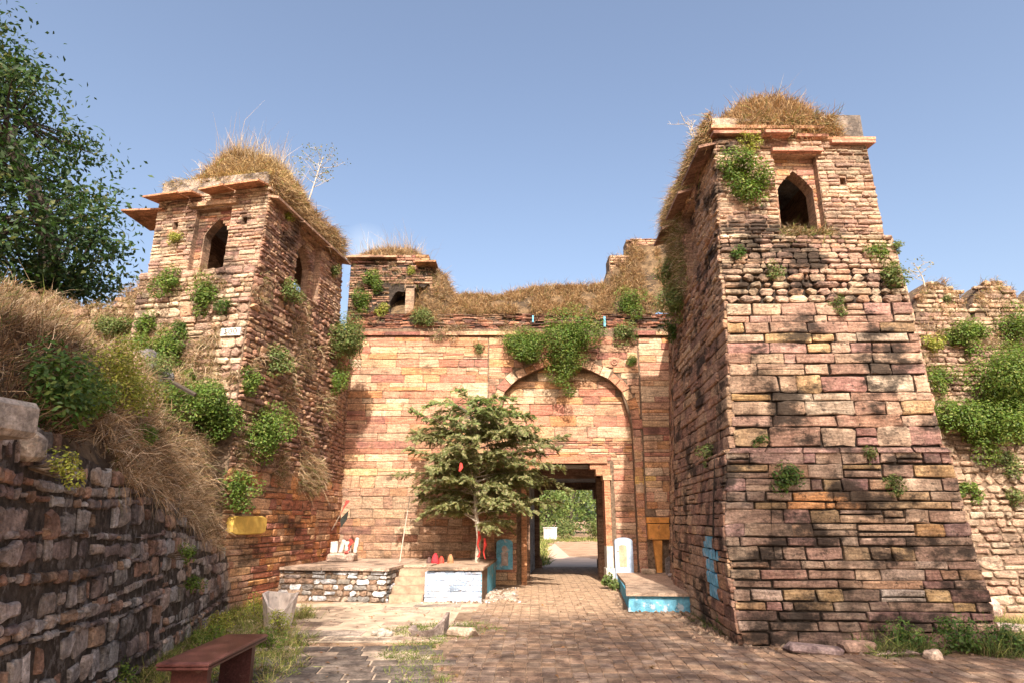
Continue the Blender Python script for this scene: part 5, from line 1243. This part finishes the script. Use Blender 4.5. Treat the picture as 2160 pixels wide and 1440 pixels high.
# weeds on the ground
def ground_weeds(name, label, pts, per, L, pal, gf, w=.006, sp=.05, droop=(.2, 1.), z=0):
    P = np.array([(x, y, z) for x, y in pts]); R_, ln = tufted(P, per, sp); R_[:, 2] = z
    Dd = np.array([0, -.05, .8])+ln*1.2+RNG.normal(size=R_.shape)*.35; Dd[:, 2] = abs(Dd[:, 2])
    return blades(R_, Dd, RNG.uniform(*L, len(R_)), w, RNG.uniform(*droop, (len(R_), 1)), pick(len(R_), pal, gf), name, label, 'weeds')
def rp_(x0, x1, y0, y1, n, f=lambda x, y: True):
    o = []
    while len(o) < n:
        x, y = random.uniform(x0, x1), random.uniform(y0, y1)
        if f(x, y): o.append((x, y))
    return o
YG = [(.34, .34, .09), (.26, .30, .06), (.44, .38, .14), (.52, .40, .2), (.18, .24, .05)]
ground_weeds('weeds', 'yellow-green weeds between the bench and the broken planter', rp_(-5.2, -2.3, 7.2, 13.2, 900, lambda x, y: x > wx(y)+.08 and x < -2.55-.25*abs(noise.noise(Vector((y, 0, 0))))-(y-9)*.27 and noise.noise(Vector((x*1.4, y*1.1, 2))) > -.3 and not (abs(x+2.93) < .35 and y < 7.3)), 16, (.08, .30), YG, .35, .007)
ground_weeds('weeds', 'weedy fringe along the foot of the retaining wall', [(wx(y)+random.uniform(.02, .3), y) for y in RNG.uniform(5.5, 12.8, 300)], 14, (.08, .28), YG, .5, .007)
ground_weeds('grass_patch', 'green grass patch round the broken trough', rp_(-1.9, -.2, 9.5, 11.6, 420, lambda x, y: ((x+1.0)/.85)**2+((y-10.65)/.75)**2 < 1+.7*noise.noise(Vector((x*2, y*2, 1)))), 14, (.03, .10), GRN, .2, .007)
ground_weeds('grass_patch', 'green grass strip between the dark slabs and the brick paving', rp_(-1.6, -.6, 6.4, 9.8, 420, lambda x, y: abs(x-(-1.05+.18*math.sin(y*1.2))) < .3+.3*noise.noise(Vector((x*2, y*1.3, 1)))), 13, (.03, .11), GRN, .2, .007)
ground_weeds('weeds', 'dark leafy weeds along the foot of the right tower front', rp_(4.4, 7.4, 8.55, 9.4, 560, lambda x, y: noise.noise(Vector((x*1.2, y*1.2, 6))) > -.25 and y > 8.6+.1*math.sin(x*4)), 16, (.10, .42), [(.08, .12, .03), (.12, .16, .04), (.2, .2, .07), (.16, .12, .06)], .3, .009)
ground_weeds('weeds', 'weeds in the corner where the right tower meets the plinth', rp_(2.95, 3.5, 9.9, 12.3, 200), 14, (.06, .22), [(.08, .12, .03), (.14, .15, .05), (.25, .18, .1)], .2, .007)
ground_weeds('weeds', 'sunlit weeds at the foot of the battered curtain wall', rp_(6.7, 11, 9.4, 12.5, 700, lambda x, y: noise.noise(Vector((x, y, 6))) > -.15), 14, (.08, .3), YG, .4, .008)
ground_weeds('grass', 'roadside grass beyond the passage', rp_(-3, 14, 40, 62, 1500, lambda x, y: y > 51 or x < 1.9+(y-40)*.1)+rp_(.9, 2.1, 25, 46, 420, lambda x, y: x < 1.2+(y-25)*.045+.3*noise.noise(Vector((y*.5, 0, 0)))), 12, (.15, .5), YG, .5, .03, .12)
shrub(0, 0, .17, 'broad-leaved grey-green plant at the right jamb of the passage', 'dull', .10, pos=Vector((2.28, 16.7, .12)), nr=Vector((0, -.3, 1)).normalized(), flat=1.4, dens=1.6, group=None)
shrub(0, 0, .14, 'lower broad-leaved plant just in front of the passage jamb plant', 'dull', .10, pos=Vector((2.4, 16.2, .08)), nr=Vector((0, -.3, 1)).normalized(), dens=1.6, group=None)
for i, (x, y, r, lab) in enumerate(((4.95, 9.0, .28, 'dark leafy weed bush against the right tower base, leftmost'), (5.5, 8.85, .34, 'largest dark weed bush against the right tower base'), (6.15, 8.8, .28, 'dark weed bush near the outer corner of the right tower'), (3.15, 10.4, .18, 'small green clump in the corner by the blue painted stones'), (7.6, 11.8, .3, 'bush at the foot of the curtain wall beyond the tower'))):
    shrub(0, 0, r, lab, 'deep', .045, pos=Vector((x, y, .1)), nr=Vector((0, -.3, 1)).normalized(), group='weed bushes at the wall foot')
for i, (x, y, r, lab) in enumerate(((-3.35, 10.3, .22, 'yellow-green weed clump right of the broken planter'), (-4.1, 10.0, .26, 'yellow-green weed clump left of the broken planter'), (-3.7, 8.8, .25, 'green weed clump behind the bench'), (-3.0, 8.9, .2, 'low green weed clump at the edge of the dark slabs'), (-4.3, 11.8, .28, 'yellow-green weeds at the end of the retaining wall'), (-3.75, 7.0, .2, 'dark green weed clump between the bench and the retaining wall'))):
    shrub(0, 0, r, lab, 'yellow' if 'yellow' in lab else 'fresh', .035, pos=Vector((x, y, .06)), nr=Vector((0, -.2, 1)).normalized(), group='weed clumps by the bench')
def debris(name, label, pts, smin, smax, cols):
    mb = MB()
    for x, y in pts:
        q = random.uniform(smin, smax); c_ = random.choice(cols); a_ = random.random()*6.3
        vs = [(x+q*math.cos(a_+i*1.57)*random.uniform(.6, 1.1), y+q*math.sin(a_+i*1.57)*random.uniform(.6, 1.1), -.005) for i in range(4)]
        tp_ = [(x+(v[0]-x)*.6, y+(v[1]-y)*.6, q*random.uniform(.4, .9)) for v in vs]
        mb.add(vs+tp_, ((4, 5, 6, 7), (0, 1, 5, 4), (1, 2, 6, 5), (2, 3, 7, 6), (3, 0, 4, 7)), c_)
    o = mb.build(name, M['slab'], None, 'stuff'); return tag(o, label, 'rubble')
BRN = [(.34, .22, .15), (.26, .17, .12), (.42, .31, .22), (.2, .14, .1)]
debris('rubble', 'crumbs of stone and dirt along the foot of the right tower', [(random.uniform(3.0, 7.2), 9.32-.28*abs(random.gauss(0, 1))) for i in range(260)]+[(2.98+random.uniform(-.3, .0)*abs(random.gauss(0, 1))+.03*(y-9.4), y) for y in RNG.uniform(9.3, 12.5, 160)], .012, .06, BRN)
debris('gravel', 'loose grit and pebbles scattered over the yard and paving', [(random.uniform(-4.4, 5), random.uniform(6.6, 16.5)) for i in range(900)], .006, .022, BRN+[(.5, .4, .3)])
debris('rubble', 'broken stones and whitewash flakes at the foot of the painted platform end', [(random.uniform(-1.8, .3), random.gauss(13.98, .07)) for i in range(90)]+[(random.uniform(-.55, .15), random.uniform(14.1, 17)) for i in range(120)], .012, .05, BRN+[(.6, .6, .62)])
debris('rubble', 'dirt and stones along the foot of the retaining wall', [(wx(y)+.12+abs(random.gauss(0, .14)), y) for y in RNG.uniform(5.5, 12.6, 240)], .012, .05, BRN)
debris('rubble', 'broken stones along the edge of the turquoise plinth', [(random.uniform(2.0, 3.3), random.gauss(12.5, .06)) for i in range(70)]+[(2.05+(y-12.6)*.1-abs(random.gauss(0, .06)), y) for y in RNG.uniform(12.6, 17, 90)], .012, .045, BRN)
# fallen leaves on the paving
n_ = 420; C = np.stack([RNG.uniform(-3.5, 6, n_), RNG.uniform(6.8, 16, n_), np.full(n_, .03)], 1); V, Q, cc = leaves(C, RNG.normal(size=(n_, 3))*.25+np.array([0, 0, 1]), .06, .6, leafcols(n_, (.22, .12, .06), .4), .5)
tag(link('fallen_leaves', np_mesh('fallen_leaves', V, Q, cc), M['leaf'], None, 'stuff'), 'dry fallen leaves scattered on the paving', 'fallen leaves')

# ================================================================== TREES
def limb(mb, a, b, r0, r1, sag=.0, n=5, col=(.2, .15, .1)):
    pts = []; rr = []
    off = Vector(RNG.normal(size=3))*(b-a).length*.06
    for i in range(n+1):
        t = i/n; p = a.lerp(b, t)+off*math.sin(t*math.pi)+Vector((0, 0, sag*math.sin(t*math.pi))); pts.append(p); rr.append(r0+(r1-r0)*t)
    mb.tube(pts, rr, 6, col)
def crown_tree(name, label, cat, base, top, clusters, lsz, per, crad, tone, trunk_r, aspect=.45, group=None, mat='bark', nup=.5, limbs=True, cols=None, forks=5):
    """clusters: list of Vector centres"""
    t = empty(name, label, cat, base, group); base = Vector(base); top = Vector(top)
    mb = MB(); limb(mb, base, top, trunk_r, trunk_r*.55, n=7)
    nodes_ = [base.lerp(top, .45+.55*i/6) for i in range(7)]
    if limbs:
        hubs = []
        cl = list(clusters); random.shuffle(cl)
        for h in cl[:forks*3]:
            nd = min(nodes_, key=lambda q: (q-h).length+abs(q.z-(h.z-1.2))*.5); hub = nd.lerp(h, .62); limb(mb, nd, hub, trunk_r*.38, trunk_r*.16, sag=-.1); hubs.append(hub)
        for h in clusters:
            hb = min(hubs, key=lambda q: (q-h).length); limb(mb, hb, h, trunk_r*.12, trunk_r*.03, n=4)
    k = mb.build('trunk', M['wood']); k.parent = t; k.location = -base
    nC = len(clusters); L = np.repeat(np.array([tuple(c) for c in clusters]), per, 0); n = len(L)
    sc_ = np.repeat(RNG.uniform(.6, 1.25, (nC, 1)), per, 0)
    D = RNG.normal(size=(n, 3))*np.array([1, 1, .62])*crad*.5*sc_; C = L+D
    N = RNG.normal(size=(n, 3))*.6+np.array([0, 0, nup])+D*.8
    bc_, alt = GREEN[tone] if cols is None else cols
    V, Q, cc = leaves(C, N, lsz, aspect, leafcols(n, bc_, .35, alt, .1)); V -= np.array(base)
    o = link('crown', np_mesh('crown', V, Q, cc), M['leaf']); o.parent = t; return t
# big tree at the left
cl = []
while len(cl) < 450:
    v = Vector(RNG.normal(size=3)); v.normalize(); v *= random.uniform(.35, 1)**.6
    c = Vector((-13.2+v.x*4.6, 14.6+v.y*3, 9.6+v.z*5.6))
    lim = interp([(6.2, -10.9), (7.5, -10.7), (8.4, -10.0), (8.9, -9.8), (9.4, -10.6), (10.5, -11.5), (11.7, -12.0), (13.2, -12.8), (15, -13.5)], c.z)[0]+random.uniform(-.6, .25)
    if c.x > lim or c.z < 6.3: continue
    cl.append(c)
crown_tree('leafy_tree', 'tall dark green leafy tree rising behind the grassy bank at the left', 'tree', (-13.5, 15.5, 3.5), (-13, 15, 11), cl, .18, 95, .9, 'deep', .35, cols=((.036, .070, .020), (.14, .15, .05)), nup=.4)
# small tree in front of the gate wall
def small_tree():
    t = empty('small_tree', 'small feathery tree with a slim trunk on the platform beside the passage', 'tree', (-.8, 15.75, .65))
    base = Vector((-.8, 15.75, .65)); mb = MB()
    path = [Vector((-.8, 15.75, .6)), Vector((-.76, 15.72, 1.2)), Vector((-.84, 15.7, 1.8)), Vector((-.86, 15.7, 2.6)), Vector((-.98, 15.68, 3.6)), Vector((-1.02, 15.66, 4.35))]
    mb.tube(path, [.055, .05, .042, .035, .022, .008], 7, (.3, .25, .2))
    CC, NN, TT = [], [], []
    def prof(z): return interp([(1.5, 1.35), (1.9, 1.7), (2.5, 1.9), (3.1, 1.95), (3.6, 1.6), (4.1, 1.2), (4.6, .7)], z)[0]
    nb = 135
    for i in range(nb):
        z = 1.6+2.6*(i/nb)**1.08; a = i*2.399963+random.uniform(-.3, .3)
        j = min(range(5), key=lambda q: abs(path[q].z-z)); o = path[j].lerp(path[j+1], .3) if j < 5 else path[5]; o = Vector((o.x, o.y, z+random.uniform(-.2, .2)))
        Rr = prof(z)*random.uniform(.75, 1.08); dx, dy = math.cos(a), math.sin(a)*.82
        if dy > 0: dy *= .75
        Rr *= random.choice((1, 1, .8, .6)); end = o+Vector((dx*Rr+.22, dy*Rr, random.uniform(-.12, .5)*Rr)); mid = o.lerp(end, .55)+Vector((0, 0, random.uniform(-.05, .22)*Rr))
        tip = end+Vector((0, 0, random.uniform(-.2, .08)*Rr)); pts = []
        for s in range(9):
            q = s/8; pts.append(o*(1-q)**2+mid*2*q*(1-q)+tip*q*q)
        mb.tube(pts, [.013*(1-s/10) for s in range(9)], 4, (.3, .24, .18))
        ln_ = (tip-o).length; ns = int(ln_/.062)
        for s in range(ns):
            q = .22+.78*s/max(1, ns-1); c = o*(1-q)**2+mid*2*q*(1-q)+tip*q*q
            fw = (tip-o).normalized()
            for sd_ in (-1, 1):
                sdv = Vector((-fw.y, fw.x, 0)).normalized()*sd_; dr = (fw*random.uniform(.3, .9)+sdv*random.uniform(.5, 1)+Vector((0, 0, random.uniform(-.6, .7)))).normalized()
                Ls = random.uniform(.14, .30)*(1.1-q*.35); nrm_ = Vector((random.uniform(-.8, .8), random.uniform(-1.1, .3), .8)).normalized(); b = dr.cross(nrm_).normalized()
                for m_ in range(8):
                    w = (m_+1)/8; cc_ = c+dr*Ls*w+Vector((0, 0, -.06*w*w*Ls/.2))
                    for g_ in (-1, 1): CC.append(cc_+b*g_*.022); NN.append(nrm_); TT.append((b*g_+dr*.45).normalized())
    k = mb.build('trunk', M['palebark']); k.parent = t; k.location = -base
    C = np.array(CC); N = np.array(NN)+RNG.normal(size=(len(CC), 3))*.3; T = np.array(TT); N /= np.linalg.norm(N, axis=1, keepdims=True); B = np.cross(N, T)
    n = len(C); sz = RNG.uniform(.055, .085, (n, 1)); a = C-T*sz*.5; c = C+T*sz*.5; b = C+B*sz*.23; d = C-B*sz*.23
    V = np.stack([a, b, c, d], 1).reshape(-1, 3)-np.array(base); q = np.arange(n)[:, None]*4+np.array([[0, 1, 2, 3]])
    cols = leafcols(n, (.17, .18, .07), .4, (.28, .24, .12), .25); hi = C[:, 2]+RNG.normal(size=n)*.3 > 4.0; cols[hi] = leafcols(hi.sum(), (.16, .21, .06), .35)
    o = link('crown', np_mesh('crown', V, q, np.repeat(cols, 4, 0)), M['leaf']); o.parent = t; print('small tree leaves', n)
small_tree()
cloth('red_ribbon', [(-.76, 15.66, 1.35), (-.74, 15.62, 1.2), (-.78, 15.62, 1.05), (-.72, 15.6, .9), (-.77, 15.6, .78)], 'red', 'red ribbon tied round the trunk of the small tree', 'ribbon', .07)
cloth('red_ribbon', [(-.62, 15.5, 1.2), (-.6, 15.48, 1.05), (-.64, 15.46, .9), (-.6, 15.46, .75)], 'red', 'darker red ribbon hanging right of the small tree trunk', 'ribbon', .06)
cloth('red_ribbon', [(-1.1, 14.35, 2.78), (-1.09, 14.3, 2.68), (-1.12, 14.3, 2.6)], 'red', 'scrap of red cloth caught in the foliage of the small tree', 'ribbon', .07)
# bare saplings on the roofs
def bare(base, h, label, spread=.6, n=9, leafy=0, lean=(0, 0)):
    base = Vector(base); t = empty('bare_sapling', label, 'sapling', base); mb = MB(); tips = []
    tp = base+Vector((lean[0], lean[1], h)); limb(mb, base, tp, .016, .006, n=6, col=(.5, .44, .38))
    for i in range(n):
        a = base.lerp(tp, random.uniform(.25, .95)); e = a+Vector((random.uniform(-1, 1)*spread, random.uniform(-.5, .5)*spread, random.uniform(.15, .7)*h*.5)); limb(mb, a, e, .007, .003, n=3, col=(.45, .38, .32))
        for j in range(3):
            q = a.lerp(e, random.uniform(.4, 1)); e2 = q+Vector((random.uniform(-.4, .4), random.uniform(-.2, .2), random.uniform(.05, .3)))*spread; limb(mb, q, e2, .004, .002, n=2, col=(.4, .33, .28)); tips.append(e2)
    k = mb.build('trunk', M['palebark']); k.parent = t; k.location = -base
    if leafy:
        L = np.repeat(np.array([tuple(q) for q in tips]), leafy, 0); C = L+RNG.normal(size=L.shape)*.06
        V, Q, cc = leaves(C-np.array(base), RNG.normal(size=L.shape)+np.array([0, 0, .6]), .055, .5, leafcols(len(C), (.24, .20, .07), .35, (.12, .16, .04), .3)); o = link('crown', np_mesh('crown', V, Q, cc), M['leaf']); o.parent = t
bare((-4.55, 13.4, 8.5), 1.15, 'pale branching sapling with few leaves on the right of the left tower roof', .55, 12, 9, (.2, .1))
bare((-6.75, 13.2, 8.6), .7, 'bare twiggy sapling at the left edge of the left tower roof', .5, 9, 0, (-.25, 0))
bare((3.55, 11.2, 8.3), .75, 'bare twiggy sapling at the left edge of the right tower roof', .4, 9, 0, (-.15, 0))
bare((8.65, 13.0, 6.3), .45, 'thin bare twigs sprouting beside the first merlon', .35, 6, 3, (-.1, 0))
# trees beyond the passage
FT = [(-1.5, 66, 6.0, 'pale-leaved tree left beyond the road, seen through the passage'), (3.2, 60, 5.2, 'round pale green tree at the left of the passage view'), (6.2, 70, 7.5, 'taller tree in the middle of the passage view'), (9.8, 64, 6.5, 'green tree at the right of the passage view'), (13, 72, 7.5, 'farther tree beyond the right of the passage view'), (2.0, 76, 8, 'tall back tree behind the round pale one')]
for i, (x, y, h_, lab) in enumerate(FT):
    cl = []
    for j in range(46):
        v = Vector(RNG.normal(size=3)); v.normalize(); v *= random.uniform(.4, 1); cl.append(Vector((x+v.x*2.7, y+v.y*2, h_*.62+v.z*h_*.42)))
    crown_tree('roadside_tree', lab, 'tree', (x, y, 0), (x+.3, y, h_*.6), cl, .26, 55, 1.3, 'dull', .2, .6, 'trees beyond the passage', cols=(((.14, .19, .05), (.22, .24, .08)) if i % 2 else ((.11, .16, .04), (.2, .22, .07))), forks=3)
cl = [Vector((random.uniform(-14, 26), random.uniform(80, 90), random.uniform(.5, 9))) for i in range(420)]
L = np.repeat(np.array([tuple(c) for c in cl]), 50, 0); C = L+RNG.normal(size=L.shape)*1.0; V, Q, cc = leaves(C, RNG.normal(size=L.shape)+np.array([0, -.4, .6]), .5, .6, leafcols(len(C), (.07, .11, .03), .4, (.15, .18, .05), .15))
tag(link('distant_wood', np_mesh('distant_wood', V, Q, cc), M['leaf'], None, 'stuff'), 'dark green wood closing the view beyond the passage', 'wood')
for i, (x, y, r, lab) in enumerate(((4.5, 56, 1.0, 'round roadside bush in the middle of the passage view'), (7.2, 57, 1.2, 'tan-tipped roadside bush at the right of the passage view'), (2.2, 58, .9, 'dark roadside bush behind the marker block'), (9.5, 58, 1.2, 'leafy roadside bush at the far right of the passage view'))):
    shrub(0, 0, r, lab, 'dull', .16, pos=Vector((x, y, .5)), nr=Vector((0, -.2, 1)).normalized(), dens=1.0, group='bushes beyond the passage')
# trees behind the viewpoint whose branches shade the foreground
def shade_clusters(targets):
    out = []
    for (x0, x1, y0, y1, z0, z1, n, t0, t1) in targets:
        for i in range(n):
            P = Vector((random.uniform(x0, x1), random.uniform(y0, y1), random.uniform(z0, z1))); out.append(P+S*random.uniform(t0, t1))
    return out
clR = shade_clusters([(3.0, 6.6, 9.4, 9.6, .0, 2.3, 66, 14, 17), (3.0, 6.6, 9.5, 9.7, 2.4, 4.4, 20, 14, 17), (-.3, 7.5, 6.0, 10.6, 0, 0, 125, 13, 16.5), (.4, 3.2, 10.2, 13.2, 0, 0, 13, 15, 17.5), (-1.2, .2, 10.4, 11.4, 0, 0, 4, 15, 17)])
crown_tree('shade_tree', 'tall leafy tree behind the viewpoint shading the brick paving and right tower', 'tree', (5.5, -6, 0), (4.2, -5, 9), clR, .16, 46, 1.15, 'deep', .35, .55)
clL = shade_clusters([(-5.2, -3.0, 3.5, 11.5, .2, 2.2, 120, 13, 16), (-4.2, -1.4, 6.2, 8.6, 0, 0, 22, 13, 16), (-2.6, -.8, 8.6, 9.6, 0, 0, 4, 14, 16), (-5.4, -3.6, 3.5, 8.5, 2.2, 3.1, 80, 12, 15)])
crown_tree('shade_tree', 'tall leafy tree behind the viewpoint shading the retaining wall', 'tree', (-6.5, -6, 0), (-5, -5, 9), clL, .16, 46, 1.15, 'deep', .35, .55)
